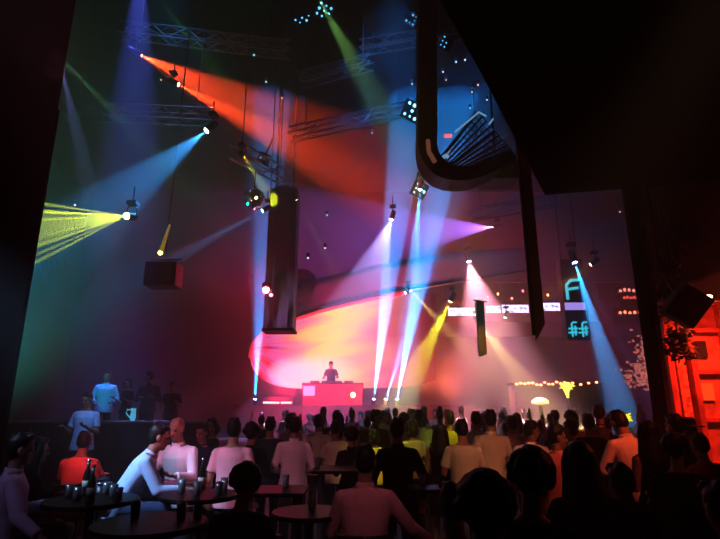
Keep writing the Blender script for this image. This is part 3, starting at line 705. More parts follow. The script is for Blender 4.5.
# ------------------------------------------------------------------ left terrace with counter
YD = 11.5
dx0 = at(-30, 420, YD).x; dx1 = at(212, 420, YD).x; zc = at(140, 421, YD).z
terr_m = mat('terrace_dark', (.035, .04, .045), .5, noise=.3)
structure(MB().box((dx0, YD+.4, 0), (dx1+.4, 17, .95)).build('floor_terrace', terr_m))
root = empty('terrace_counter', ((dx0+dx1)/2, YD, 0), 0, 'long dark counter with teal lit top edge at left', 'counter')
hw = (dx1-dx0)/2
MB().box((-hw, .06, 0), (hw, .38, zc-.05)).build('front', mat('counter_front', (.03, .035, .04), .4, noise=.3), root)
MB().box((-hw-.03, 0, zc-.05), (hw+.03, .42, zc)).build('worktop', mat('counter_top', (.25, .3, .32), .25, noise=.2), root, bevel=.01)
for k in range(9): MB().box((-hw+hw*k/4-.02, .03, 0), (-hw+hw*k/4+.02, .06, zc-.05)).build('batten', terr_m, root)
structure(MB().box((at(60, 430, 9.5).x, 8.6, 0), (at(118, 430, 9.5).x, 10.2, .33)).build('floor_step', terr_m))
# glowing cocktail jug on the counter
p = at(133, 416, YD+.2); t = empty('cocktail_jug', (p.x, YD+.2, zc), 0, 'cyan glowing angular jug standing on the dark counter', 'jug')
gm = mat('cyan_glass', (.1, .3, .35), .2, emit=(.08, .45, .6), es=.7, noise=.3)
MB().lathe([(.05, 0), (.06, .1), (.045, .2), (.06, .26), (.05, .26), (.01, .25)]).build('vessel', gm, t, True)
MB().tube([(-.05, 0, .22), (-.14, 0, .24), (-.15, 0, .15), (-.06, 0, .06)], .014).build('handle', gm, t)

# ------------------------------------------------------------------ people
def remesh(mb, name, voxel, it):
    me = mb.mesh('tmp_'+name); o = bpy.data.objects.new('tmp_'+name, me); C.objects.link(o)
    m = o.modifiers.new('r', 'REMESH'); m.mode = 'VOXEL'; m.voxel_size = voxel; m.use_smooth_shade = True
    if it: sm_ = o.modifiers.new('s', 'SMOOTH'); sm_.factor = .5; sm_.iterations = it
    dg = bpy.context.evaluated_depsgraph_get()
    out = bpy.data.meshes.new_from_object(o.evaluated_get(dg)); out.name = name
    for p in out.polygons: p.use_smooth = True
    bpy.data.objects.remove(o); bpy.data.meshes.remove(me)
    return out

def make_proto(pelvis=(0, 0, .93), lean=0, twist=0, head=(0, 0), knees=None, ankles=None, elbow=None, wrist=None,
               sleeve='short', hair='short', female=False, dress=False, jacket=False, belly=1.0):
    """person facing +Y. elbow/wrist: offsets in metres from shoulder / elbow for (left=-1, right=+1)."""
    pel = V(pelvis); f = .92 if female else 1.0
    U = V((0, math.sin(R(lean)), math.cos(R(lean)))); Fw = V((0, math.cos(R(lean)), -math.sin(R(lean)))); X = V((1, 0, 0))
    tw = Matrix.Rotation(R(twist), 3, 'Z')
    def tp(x, y, z, k=1.0):                     # torso frame point; z is height over the pelvis
        w = min(1, max(0, z/.5))*k
        v_ = X*x+Fw*y
        v_ = Matrix.Rotation(R(twist)*w, 3, 'Z') @ v_
        return pel+U*z+v_
    def ring(z, rx, ry, n=20, dy=0): return [tp(rx*math.cos(2*math.pi*i/n), dy+ry*math.sin(2*math.pi*i/n)*(1 if math.sin(2*math.pi*i/n) > 0 else .95), z) for i in range(n)]
    if female: prof = [(-.10, .15, .10, 0), (-.02, .175, .118, 0), (.08, .155, .105, 0), (.20, .128, .09, 0), (.32, .15, .10, .012), (.38, .155, .112, .02), (.46, .15, .085, 0), (.50, .10, .065, -.005), (.53, .058, .055, -.005)]
    else: prof = [(-.10, .15, .105, 0), (-.02, .165, .115, 0), (.08, .158, .115*belly, .01*(belly-1)*8), (.20, .155, .112*belly, .01*(belly-1)*8), (.32, .175, .118, .006), (.40, .185, .115, .006), (.46, .172, .09, 0), (.505, .105, .068, -.005), (.535, .062, .06, -.005)]
    sh = {s: tp(s*.178*f, -.005, .438) for s in (-1, 1)}
    elbow = elbow or {}; wrist = wrist or {}
    el = {}; wr = {}
    for s in (-1, 1):
        e = V(elbow.get(s, (s*.06, -.02, -.28))); e = tw @ e; el[s] = sh[s]+e.normalized()*.285*f
        w = V(wrist.get(s, (s*.01, .09, -.24))); w = tw @ w; wr[s] = el[s]+w.normalized()*.25*f
    hipj = {s: pel+V((s*.092, 0, -.04)) for s in (-1, 1)}
    kn = {s: V((knees or {}).get(s, (s*.10, .02, .49))) for s in (-1, 1)}
    an = {s: V((ankles or {}).get(s, (s*.11, -.02, .09))) for s in (-1, 1)}
    # head
    nb = tp(0, -.005, .52); HM = Matrix.Rotation(R(head[0]), 3, 'Z') @ Matrix.Rotation(-R(head[1]+lean*.55), 3, 'X')
    hc = nb+U*.06+HM @ V((0, .02, .115))
    h = lambda x, y, z: hc+HM @ V((x, y, z))
    k = .95 if female else 1.0
    B = MB()
    B.ell(hc+HM @ V((0, -.012, .03)), (.076*k, .094*k, .092*k), HM)            # cranium
    B.ell(h(0, .018, -.04), (.062*k, .07*k, .085*k), HM)                      # face
    B.ell(h(0, .048, -.098), (.036*k, .034, .028), HM, 12, 8)                 # chin
    B.frustum(h(0, .078, .005), .009, h(0, .105, -.04), .016, 8); B.ell(h(0, .098, -.042), (.019, .016, .012), HM, 10, 6)   # nose
    B.ell(h(0, .082, .02), (.05, .012, .011), HM, 12, 6)                      # brow
    B.ell(h(0, .08, -.072), (.024, .012, .012), HM, 10, 6)                    # mouth
    for s in (-1, 1): B.ell(h(s*.078*k, -.005, -.01), (.012, .024, .034), HM, 10, 6)
    for s in (-1, 1): B.ell(h(s*.031, .078, -.003), (.014, .011, .010), HM, 10, 6)
    B.frustum(nb-U*.05, .064*f, h(0, -.01, -.06), .054*f, 14)
    B.loft([ring(z, rx, ry, dy=dy) for z, rx, ry, dy in prof])
    for s in (-1, 1):
        B.caps(nb-U*.04, .042, sh[s], .05*f)
        B.caps(sh[s], .052*f, el[s], .04*f); B.caps(el[s], .042*f, wr[s].lerp(el[s], .1), .027*f)
        B.ell(el[s].lerp(wr[s], .25), (.044*f,)*3, None, 12, 8)
        # hand: palm, four bent fingers, thumb from the side of the palm
        d = (wr[s]-el[s]).normalized(); side = d.cross(V((0, 0, 1)) if abs(d.z) < .8 else V((0, 1, 0))).normalized()*-s; nrm = d.cross(side)
        if nrm.z > 0 or (abs(d.z) > .8 and nrm.dot(V((-s, 0, 0))) > 0): pass
        Mh = Matrix((side, d, nrm)).transposed()
        pc = wr[s]+d*.045; B.ell(pc, (.038*f, .052*f, .016), Mh, 12, 8)
        for q, (ox, ln) in enumerate(((-.030, .030), (-.010, .036), (.010, .034), (.029, .026))):
            b0 = wr[s]+d*.078+side*ox; b1 = b0+d*ln+nrm*.006*-1; b2 = b1+d*ln*.6-nrm*.018; b3 = b2+d*ln*.3-nrm*.02
            B.tube([b0-d*.02, b0, b1, b2, b3], [.0095, .0092, .0088, .008, .0065], 8)
        t0 = wr[s]+d*.025-side*.03; B.tube([t0, t0+d*.025-side*.022, t0+d*.05-side*.028-nrm*.01, t0+d*.07-side*.026-nrm*.018], [.013, .012, .0105, .008], 8)
        B.caps(hipj[s], .085, kn[s], .056); B.caps(kn[s], .055, an[s], .037)
        c_ = kn[s].lerp(an[s], .3)+V((0, -.02, 0)); B.ell(c_, (.053, .055, .10), None, 12, 8)
        B.frustum(an[s], .037, an[s]-V((0, 0, .05)), .037, 10); B.ell(an[s]+V((0, .07, -.06)), (.036, .115, .026), None, 12, 8)
    body = remesh(B, 'person', .0085, 2)
    # face colouring lives on the mesh: eyes and lips
    iv = HM.transposed()
    idx = [0]*len(body.polygons)
    for p in body.polygons:
        q = iv @ (p.center-hc)
        if q.y > .06:
            if abs(abs(q.x)-.031) < .013 and abs(q.z+.003) < .0075: idx[p.index] = 1
            elif abs(q.x) < .023 and abs(q.z+.072) < .008: idx[p.index] = 2
    out = {'body': body, 'idx': idx}
    # top
    T = MB(); pad = .02 if jacket else .014
    zs = [(-.10 if not female else -.06, .0), ] if False else None
    lo = -.13 if not female else -.07
    pr = [(lo, prof[1][1]+.026, prof[1][2]+.026, 0), (lo+.06, prof[1][1]+.022, prof[1][2]+.02, 0)]+[p for p in prof if p[0] > lo+.12 and p[0] < .52]
    T.loft([ring(z, rx+pad, ry+pad, dy=dy) for z, rx, ry, dy in pr])
    for s in (-1, 1):
        if sleeve == 'none': T.ell(sh[s].lerp(tp(0, 0, .45), .2), (.055, .06, .06), None, 12, 8)
        elif sleeve == 'short':
            T.caps(nb-U*.045, .052, sh[s], .06*f); T.frustum(sh[s], .06*f, sh[s].lerp(el[s], .72), .064*f, 14)
        else:
            T.caps(nb-U*.045, .052, sh[s], .061*f); T.caps(sh[s], .061*f, el[s], .055*f); T.frustum(el[s], .056*f, el[s].lerp(wr[s], .88), .042*f, 14)
            T.frustum(el[s].lerp(wr[s], .82), .045*f, el[s].lerp(wr[s], .93), .045*f, 14)
    if sleeve == 'long': T.lathe([(.07, -.03), (.072, .035), (.058, .04), (.05, 0)], (0, 0, 0), 14, Matrix.Translation(nb+U*-.005) @ Matrix.Rotation(-R(lean), 4, 'X'))
    out['shirt'] = remesh(T, 'shirt', .012, 2)
    # legs
    if dress:
        Sk = MB(); n = 20
        seat_ = knees is not None
        rings = [ring(.10, prof[2][1]+.02, prof[2][2]+.02), ring(-.03, .19, .135)]
        ky = (kn[-1]+kn[1])*.5
        if seat_:
            rings = [ring(.10, .17, .12), ring(-.02, .2, .15)]
        Sk.loft(rings+([[V((ky.x+.19*math.cos(2*math.pi*i/n), ky.y+.12*math.sin(2*math.pi*i/n), ky.z+.04)) for i in range(n)]] if not seat_ else []))
        if seat_:
            for s in (-1, 1): Sk.caps(hipj[s], .105, kn[s].lerp(hipj[s], .2), .08)
        out['skirt'] = remesh(Sk, 'skirt', .012, 2)
    else:
        Tr = MB(); Tr.loft([ring(z, rx+.01, ry+.01, dy=dy) for z, rx, ry, dy in [prof[0], prof[1], (.06, prof[2][1], prof[2][2], prof[2][3])]])
        for s in (-1, 1):
            Tr.caps(hipj[s], .092, kn[s], .071); Tr.ell(kn[s].lerp(an[s], .3)+V((0, -.02, 0)), (.067, .069, .13), None, 12, 8); Tr.frustum(kn[s], .071, an[s]+(kn[s]-an[s]).normalized()*.0, .06, 14)
        out['trousers'] = remesh(Tr, 'trousers', .013, 2)
    for s in (-1, 1):
        Sh = MB(); a_ = an[s]
        n = 16; rg = []
        for (z, sx, y0, y1) in ((-.088, .045, -.075, .19), (-.055, .048, -.078, .195), (-.03, .042, -.07, .15), (.0, .045, -.055, .06), (.02, .044, -.05, .045)):
            rg.append([a_+V((sx*math.cos(2*math.pi*i/n)*(1 if math.sin(2*math.pi*i/n) < .5 else .9), (y0+y1)/2+(y1-y0)/2*math.sin(2*math.pi*i/n), z)) for i in range(n)])
        Sh.loft(rg); me = Sh.mesh('shoe')
        for p in me.polygons: p.use_smooth = True
        out['shoe%d' % s] = me
    # hair
    Hh = MB(); rr = random.Random(len(hair)*7+int(lean))
    if hair != 'bald':
        Hh.ell(hc+HM @ V((0, -.022, .042)), (.084*k, .094*k, .09*k), HM)
        Hh.ell(hc+HM @ V((0, -.05, -.0)), (.078*k, .062*k, .085*k), HM)
        Hh.ell(hc+HM @ V((0, .05, .088)), (.055, .035, .03), HM, 12, 8)
        if hair == 'short':
            for q in range(16): Hh.ell(h(rr.uniform(-.05, .05), rr.uniform(-.07, .06), rr.uniform(.1, .128)), (.022, .026, .016), HM, 8, 6)
        if hair in ('long', 'straight'):
            for s in (-1, 1):
                Hh.tube([h(s*.055, .0, .08), h(s*.082, -.005, .0), h(s*.085, -.02, -.1), h(s*.1, -.02, -.22), h(s*.09, -.03, -.30)], [.03, .034, .04, .042, .02], 10)
            Hh.loft([[h(rx*math.cos(2*math.pi*i/16), dy+ry*math.sin(2*math.pi*i/16), z) for i in range(16)] for z, rx, ry, dy in ((.06, .08, .06, -.05), (-.05, .088, .055, -.055), (-.16, .11, .055, -.07), (-.27, .115, .05, -.085), (-.36, .085, .03, -.085))])
            if hair == 'straight':
                Hh.loft([[h(rx*math.cos(2*math.pi*i/16), dy+ry*math.sin(2*math.pi*i/16), z) for i in range(16)] for z, rx, ry, dy in ((-.2, .11, .055, -.07), (-.35, .125, .05, -.09), (-.5, .11, .04, -.1))])
        if hair == 'curly':
            for q in range(60):
                a_ = rr.uniform(0, 6.28); e_ = rr.uniform(-.5, 1.5); v_ = V((math.cos(a_)*math.cos(e_)*.092, math.sin(a_)*math.cos(e_)*.1-.03, math.sin(e_)*.1+.03))
                if v_.y > .045 and v_.z < .07: continue
                Hh.ell(h(*v_), (.032, .032, .03), HM, 8, 6)
        if hair == 'bun':
            Hh.ell(h(0, -.07, .13), (.05, .05, .045), HM, 12, 8)
        if hair == 'bob':
            for s in (-1, 1): Hh.tube([h(s*.05, .01, .09), h(s*.088, .005, .0), h(s*.092, -.0, -.1), h(s*.07, .0, -.14)], [.03, .036, .04, .02], 10)
            Hh.ell(h(0, -.055, -.05), (.1, .06, .1), HM)
        if hair == 'cap':
            Hh.ell(hc+HM @ V((0, -.012, .065)), (.086, .1, .075), HM); Hh.ell(h(0, .11, .058), (.06, .06, .008), HM, 14, 6)
        if hair == 'hat':
            Hh.lathe([(.2, -.0), (.2, .012), (.095, .02), (.09, .1), (.06, .12), (.01, .12)], (0, 0, 0), 20, Matrix.Translation(h(0, -.01, .055)) @ HM.to_4x4())
        out['hair'] = remesh(Hh, 'hair', .011, 2)
    zt_ = max(v.co.z for v in (out.get('hair') or body).vertices)
    zt_ = max(zt_, max(v.co.z for v in body.vertices))
    out['top'] = zt_; out['seated'] = knees is not None
    hv = V((hc.x, hc.y, 0)); out['head'] = hv
    return out

SK = {1: 1, -1: 1}
sitk = {s: (s*.13, .42, .80) for s in (-1, 1)}; sita = {s: (s*.13, .36, .36) for s in (-1, 1)}
def both(x, y, z): return {-1: (-x, y, z), 1: (x, y, z)}
PROTO = {
 'tee': make_proto(),
 'tee_front': make_proto(elbow=both(.07, .04, -.27), wrist=both(-.05, .22, .08), head=(0, 8)),
 'shirt': make_proto(sleeve='long', elbow=both(.09, -.02, -.27), wrist=both(-.08, .2, -.06)),
 'shirt_broad': make_proto(sleeve='long', elbow=both(.11, -.05, -.26), wrist=both(-.02, .1, -.22), belly=1.15),
 'shirt_turn': make_proto(sleeve='long', twist=20, head=(-70, 4), elbow=both(.08, .02, -.27), wrist=both(-.12, .2, .05)),
 'hunch': make_proto(sleeve='long', lean=16, head=(10, 18), elbow=both(.10, .06, -.26), wrist=both(-.08, .2, .0), belly=1.1),
 'arm_up': make_proto(elbow={-1: (-.06, 0, -.28), 1: (.16, .08, .2)}, wrist={-1: (-.02, .2, .05), 1: (-.02, .03, .25)}),
 'woman': make_proto(female=True, hair='long', sleeve='none', elbow=both(.05, .0, -.28), wrist=both(-.06, .2, .1), dress=True),
 'woman_bob': make_proto(female=True, hair='bob', sleeve='short', elbow=both(.06, .03, -.28), wrist=both(-.04, .2, .12), head=(30, 5)),
 'woman_curly': make_proto(female=True, hair='curly', sleeve='long', elbow=both(.07, .0, -.28), wrist=both(-.06, .2, .02), head=(-25, 4), dress=True),
 'woman_bun': make_proto(female=True, hair='bun', sleeve='none', elbow=both(.06, .0, -.28), wrist=both(-.04, .18, .14)),
 'hat': make_proto(female=True, hair='hat', sleeve='short', elbow=both(.06, .0, -.28), wrist=both(-.04, .18, .1)),
 'dj': make_proto(hair='cap', sleeve='short', head=(0, 14), lean=6, elbow=both(.1, .05, -.26), wrist=both(-.02, .24, -.04)),
 'sit': make_proto(pelvis=(0, 0, .84), lean=9, knees=sitk, ankles=sita, sleeve='short', elbow=both(.06, .14, -.24), wrist=both(-.06, .24, .06), head=(0, 6)),
 'sit_arm': make_proto(pelvis=(0, 0, .84), lean=4, knees=sitk, ankles=sita, sleeve='long', elbow={-1: (-.08, .1, -.25), 1: (.17, .06, -.22)}, wrist={-1: (.06, .24, .04), 1: (.16, .15, -.12)}, belly=1.2),
 'sit_lean': make_proto(pelvis=(0, 0, .84), lean=30, knees=sitk, ankles=sita, sleeve='long', elbow=both(.06, .14, -.25), wrist=both(-.05, .25, .0), head=(0, -8)),
 'sit_long': make_proto(pelvis=(0, 0, .84), lean=7, knees=sitk, ankles=sita, female=True, hair='straight', sleeve='long', elbow=both(.06, .12, -.25), wrist=both(-.06, .24, .04), dress=True),
 'sit_curly': make_proto(pelvis=(0, 0, .84), lean=10, knees=sitk, ankles=sita, female=True, hair='curly', sleeve='short', elbow=both(.07, .14, -.25), wrist=both(-.05, .24, .04), head=(-20, 8), dress=True),
 'sit_bare': make_proto(pelvis=(0, 0, .84), lean=18, knees=sitk, ankles=sita, sleeve='none', hair='curly', female=True, elbow={-1: (-.08, .12, -.25), 1: (.12, .18, -.2)}, wrist={-1: (.05, .24, .02), 1: (.05, .25, -.08)}),
 'bald': make_proto(hair='bald', sleeve='long', lean=12, elbow=both(.08, .1, -.25), wrist=both(-.06, .24, .04), head=(0, 6)),
}
skin_ms = [mat('skin_%d' % i, c, .55, noise=.08, nscale=12, spec=.3) for i, c in enumerate(((.42, .24, .17), (.30, .165, .11), (.19, .10, .065)))]
eye_m = mat('eye_dark', (.03, .02, .02), .2, noise=.1); lip_m = mat('lips', (.3, .1, .09), .45, noise=.1)
hair_m = mat('hair_black', (.01, .008, .008), .5, noise=.4, nscale=30, bump=.3); shoe_m = mat('shoe_leather', (.02, .018, .018), .4, noise=.3)
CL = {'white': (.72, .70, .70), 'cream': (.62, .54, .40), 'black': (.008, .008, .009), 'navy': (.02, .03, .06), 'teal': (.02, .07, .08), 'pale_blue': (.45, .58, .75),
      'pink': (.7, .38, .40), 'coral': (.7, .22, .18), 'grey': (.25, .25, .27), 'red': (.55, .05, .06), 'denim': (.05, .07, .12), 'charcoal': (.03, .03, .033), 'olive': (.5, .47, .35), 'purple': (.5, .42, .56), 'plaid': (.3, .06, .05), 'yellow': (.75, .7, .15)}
cloth = {k_: mat('cloth_'+k_, c, .85, noise=.08, nscale=7, spec=.1, bump=.25) for k_, c in CL.items()}
for P_ in PROTO.values():
    P_['body'].materials.clear()
    for m_ in (skin_ms[0], eye_m, lip_m): P_['body'].materials.append(m_)
    for i, q in enumerate(P_['idx']): P_['body'].polygons[i].material_index = q
    for k_ in ('shirt', 'trousers', 'skirt', 'hair', 'shoe1', 'shoe-1'):
        if k_ in P_: P_[k_].materials.clear(); P_[k_].materials.append(hair_m)
def pick(o, m_):
    o.material_slots[0].link = 'OBJECT'; o.material_slots[0].material = m_

def person(kind, px, py, Y, rot, top, bottom, label, group=None, skin=1, hairm=None, base=None, parts=True, scale=None):
    """px, py: top of the head in the photograph; Y: distance; rot 0 shows the back, 180 the face, -90 faces right"""
    P_ = PROTO[kind]; q = at(px, py, Y); rz = R(rot)
    off = Matrix.Rotation(rz, 3, 'Z') @ P_['head']
    b0 = base if base is not None else 0
    if P_['seated']: sc = scale or 1.0; z = q.z-P_['top']*sc
    else: sc = (q.z-b0)/P_['top']; sc = min(max(sc, .86), 1.13) if scale is None else scale; z = b0
    o = bpy.data.objects.new('person', P_['body']); C.objects.link(o)
    o.location = (q.x-off.x*sc, Y-off.y*sc, z); o.rotation_euler = (0, 0, rz); o.scale = (sc,)*3
    pick(o, skin_ms[skin]); tag(o, label, 'person', group)
    for k_, nm, m_ in (('shirt', 'dress_top' if 'skirt' in P_ else 'shirt', cloth[top]), ('trousers', 'trousers', cloth[bottom]), ('skirt', 'skirt', cloth[bottom if bottom != 'denim' else top]), ('hair', 'hair', hairm or hair_m), ('shoe1', 'shoe', shoe_m), ('shoe-1', 'shoe', shoe_m)):
        if k_ not in P_: continue
        if not parts and k_.startswith('shoe'): continue
        c = bpy.data.objects.new(nm if not (k_ == 'hair' and kind in ('hat', 'dj')) else ('hat' if kind == 'hat' else 'cap'), P_[k_]); C.objects.link(c); c.parent = o; pick(c, m_)
    return o

def stool(o, lab, sc=1.0):
    """bar stool with a low back under a seated person"""
    h = o.location.z+.72*o.scale.x
    t = empty('bar_stool', (o.location.x, o.location.y, 0), o.rotation_euler.z, lab, 'bar stool', 'bar stools and chairs around the tables')
    h = max(h, .45)
    MB().lathe([(.02, h-.06), (.19, h-.06), (.2, h-.03), (.19, h-.005), (.05, h)], n=24).build('seat', mat('seat_leather', (.02, .016, .018), .4, noise=.3, spec=.5), t, True)
    for sx in (-1, 1):
        for sy in (-1, 1): MB().tube([(sx*.14, sy*.14, h-.05), (sx*.2, sy*.2, 0)], .014).build('leg', METAL, t, True)
    MB().tube([(.19*math.cos(a*math.pi/10), .19*math.sin(a*math.pi/10), .25) for a in range(21)], .011).build('footrest', METAL, t, True)
    arc = lambda r, z: [(r*math.cos(a), r*math.sin(a)-.03, z) for a in [math.pi*(1.12+.76*k/10) for k in range(11)]]
    MB().tube(arc(.235, h+.34), .016).build('top_rail', mat('rail_gloss', (.14, .12, .14), .2, .6, noise=.2, spec=.7), t, True)
    vs_ = arc(.232, h+.12)+arc(.238, h+.32); n = 11
    bk = MB().add(vs_, [(i, i+1, n+i+1, n+i) for i in range(n-1)]).build('backrest', mat('seat_leather', (.02, .016, .018)), t, True)
    sd = bk.modifiers.new('t', 'SOLIDIFY'); sd.thickness = .02; sd.offset = 0
    for k in (1, 9): MB().tube([arc(.2, h-.04)[k], arc(.232, h+.13)[k], arc(.235, h+.34)[k]], .012).build('back_post', METAL, t, True)
    return t

def high_table(px, py, Y, lab, rad=.36, square=False, zz=None):
    q = at(px, py, Y); z = zz or q.z
    t = empty('high_table', (q.x, Y, 0), 0, lab, 'table')
    if square:
        MB().box((-rad, -rad*.8, z-.035), (rad, rad*.8, z)).build('tabletop', WOODB, t, bevel=.006)
        for sx in (-1, 1):
            for sy in (-1, 1): MB().box((sx*rad*.75-.025, sy*rad*.6-.025, 0), (sx*rad*.75+.025, sy*rad*.6+.025, z-.035)).build('leg', BLACK, t)
    else:
        MB().lathe([(.03, z-.04), (rad-.01, z-.035), (rad, z-.02), (rad-.01, z), (.02, z)], n=32).build('tabletop', WOODB, t)
        MB().lathe([(.035, .03), (.035, z-.04)], n=14).build('column', METAL, t, True)
        MB().lathe([(.25, 0), (.25, .015), (.06, .04), (.03, .06)], n=24).build('base', METAL, t, True)
    return t, V((q.x, Y, z))

def bottle(p, lab, m, s=1.0, grp='bottles on the tables'):
    t = empty('bottle', p, 0, lab, 'bottle', grp)
    MB().lathe([(.03*s, 0), (.035*s, .01), (.035*s, .15*s), (.025*s, .19*s), (.013*s, .22*s), (.013*s, .27*s)], n=14).build('vessel', m, t, True)
    MB().lathe([(.014*s, .265*s), (.015*s, .27*s), (.015*s, .29*s), (.005, .292*s)], n=12).build('cap', CHROME, t, True)
    MB().lathe([(.0362*s, .05*s), (.0362*s, .12*s)], n=14).build('paper_band', mat('paper_band', (.5, .48, .42), .7, noise=.2), t, True)
def tumbler(p, lab, m, h=.12):
    t = empty('glass_tumbler', p, 0, lab, 'glass', 'glasses on the tables')
    MB().lathe([(.026, 0), (.03, .005), (.037, h), (.034, h), (.028, .012), (.004, .01)], n=16).build('cup', GLASS, t, True)
    MB().lathe([(.004, .014), (.028, .014), (.032, h*.65), (.004, h*.66)], n=16).build('drink', m, t, True)
AMBER = mat('amber_drink', (.5, .22, .04), .2, noise=.1); CLEARW = mat('pale_drink', (.6, .62, .65), .15, noise=.1); GREENG = mat('green_bottle', (.04, .12, .05), .12, noise=.1, spec=.8)
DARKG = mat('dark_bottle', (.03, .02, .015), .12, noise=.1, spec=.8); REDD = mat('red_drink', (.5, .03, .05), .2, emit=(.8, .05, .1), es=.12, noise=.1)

# ---- tables and what stands on them
t, q = high_table(92, 499, 4.7, 'glossy round high table crowded with glasses, far left', .38)
for dx, dy, l in ((-.25, .1, 'tall clear tumbler at left rim of the far left table'), (-.1, -.05, 'second tumbler on the far left table, before the bottle'), (.12, .12, 'tumbler in the middle of the far left table'), (.25, -.08, 'tumbler at right rim of the far left table'), (.0, .25, 'small tumbler at the back of the far left table')):
    tumbler(q+V((dx, dy, 0)), l, CLEARW, .1)
bottle(q+V((-.17, .22, 0)), 'dark bottle standing behind glasses on the far left table', DARKG)
bottle(q+V((.08, -.2, 0)), 'green bottle at the front of the far left table', GREENG)
t, q = high_table(200, 494, 5.1, 'round high table with glasses before the bald man in white', .36)
for dx, dy, m_, l in ((-.2, .1, AMBER, 'amber drink on the table before the bald man'), (.0, -.1, CLEARW, 'pale drink on front edge of the bald man\'s table'), (.18, .15, REDD, 'red drink glowing on the bald man\'s table'), (.2, -.12, CLEARW, 'clear glass at right rim of the bald man\'s table')):
    tumbler(q+V((dx, dy, 0)), l, m_)
bottle(q+V((-.05, .2, 0)), 'dark bottle standing on the bald man\'s table', DARKG)
t, q = high_table(150, 522, 4.0, 'dark glossy table at bottom left, nearest of all tables', .4)
tumbler(q+V((.2, .05, 0)), 'red drink glass on the nearest bottom left table', REDD); tumbler(q+V((-.15, .1, 0)), 'pale drink glass on the nearest bottom left table', CLEARW)
tumbler(q+V((.3, .12, 0)), 'small clear glass on right rim of nearest bottom left table', CLEARW, .09)
t, q = high_table(272, 489, 5.5, 'dark square table left of the seated man in pink', .34, True)
bottle(q+V((-.16, .0, 0)), 'small pale bottle on the dark square table', GREENG, .7); tumbler(q+V((.12, .1, 0)), 'clear tumbler on the dark square table', CLEARW)
t, q = high_table(309, 511, 4.5, 'round table with a lone pale tumbler beside the seated man', .3)
tumbler(q+V((.02, .05, 0)), 'lone pale tumbler on table left of the seated man in pink', CLEARW, .15)
t, q = high_table(346, 468, 6.8, 'long dark table behind the seated man in pink', .4, True)
tumbler(q+V((.35, .1, 0)), 'yellow lit tumbler on long table behind the seated man', AMBER); tumbler(q+V((-.35, .0, 0)), 'small tumbler at left end of the long dark table', CLEARW); bottle(q+V((.42, -.1, 0)), 'slim bottle at right end of the long dark table', GREENG, .8)
t, q = high_table(431, 487, 5.7, 'small four legged high table right of man in black shirt', .22, True)
tumbler(q+V((-.08, .05, 0)), 'amber tumbler on small four legged high table', AMBER); tumbler(q+V((.1, -.05, 0)), 'pale tumbler on small four legged high table', CLEARW)
a_ = t_ = None

# ---- the people one can tell apart
G = 'people standing and sitting in the club'
near = []
def N(*a, **k):
    o = person(*a, **k); near.append((o.location.x, o.location.y)); return o
N('tee', 235, 417, 6.3, 0, 'pink', 'charcoal', 'man seen from behind in pale pink violet T-shirt, left of centre')
N('woman_curly', 253, 421, 7.0, 10, 'black', 'black', 'dark haired woman in black just right of the pale pink T-shirt')
N('tee_front', 271, 416, 8.2, 0, 'teal', 'black', 'man in dark teal top between the T-shirt man and the white shirt')
N('shirt', 295, 416, 7.4, 8, 'white', 'charcoal', 'man seen from behind in loose white shirt left of centre')
N('shirt', 319, 414, 9.2, -10, 'cream', 'charcoal', 'man in cream shirt half hidden between two pale shirts')
N('tee', 336, 420, 8.5, -8, 'cream', 'denim', 'man in cream T-shirt standing behind the long dark table')
N('woman_curly', 352, 425, 7.5, 15, 'black', 'black', 'curly haired woman in black directly behind the seated man')
N('shirt_broad', 397, 417, 6.2, 0, 'black', 'black', 'broad man in black shirt seen from behind at centre')
N('shirt_turn', 376, 409, 9.8, -30, 'charcoal', 'black', 'tall man in dark shirt turned sideways behind yellow lit people')
N('woman_bob', 411, 420, 8.6, 20, 'olive', 'black', 'woman with yellow rim light just right of the black shirt man')
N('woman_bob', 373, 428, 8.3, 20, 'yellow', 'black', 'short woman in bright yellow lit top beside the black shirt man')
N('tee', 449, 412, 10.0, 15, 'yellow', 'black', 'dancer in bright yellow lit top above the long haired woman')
N('woman', 440, 424, 7.4, -15, 'black', 'black', 'long haired woman in black with green yellow glow on her arm')
N('tee_front', 461, 418, 6.9, 0, 'olive', 'charcoal', 'man in dull olive white T-shirt right of the small table')
N('shirt', 489, 409, 7.6, 4, 'cream', 'charcoal', 'tall man in creamy white shirt right of the olive T-shirt')
N('tee', 475, 411, 9.2, 0, 'grey', 'denim', 'man in grey showing between olive T-shirt and creamy shirt')
N('shirt', 511, 415, 8.6, 10, 'pink', 'charcoal', 'man in pink shirt right of the tall creamy shirt man')
N('shirt_turn', 531, 420, 7.3, -20, 'white', 'denim', 'man in white behind the nearest curly dark head')
N('shirt_turn', 556, 424, 6.0, -25, 'coral', 'charcoal', 'man in coral pink shirt turned right between two dark heads')
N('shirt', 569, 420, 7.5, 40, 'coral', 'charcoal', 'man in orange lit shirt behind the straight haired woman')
N('tee', 587, 413, 7.9, 0, 'black', 'black', 'man in black T-shirt left of the orange lit hunched man')
N('shirt_turn', 598, 404, 8.9, 40, 'charcoal', 'black', 'tall man in charcoal looking left behind the hunched man')
N('hunch', 617, 409, 6.4, 6, 'white', 'black', 'hunched man in orange lit white shirt at right')
N('woman', 646, 420, 5.5, 5, 'black', 'black', 'long haired woman in black right of the orange lit shirt')
N('arm_up', 654, 404, 10.5, 170, 'white', 'denim', 'person in white top raising an arm before the blossom tree')
N('tee', 672, 413, 6.2, 20, 'charcoal', 'black', 'dark haired man in charcoal left of the red booth')
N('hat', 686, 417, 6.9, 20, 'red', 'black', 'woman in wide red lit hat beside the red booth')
N('sit_curly', 673, 431, 4.9, -20, 'black', 'black', 'big dark curly haired person sitting near right edge')
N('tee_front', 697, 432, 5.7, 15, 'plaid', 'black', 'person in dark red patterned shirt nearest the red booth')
st = []
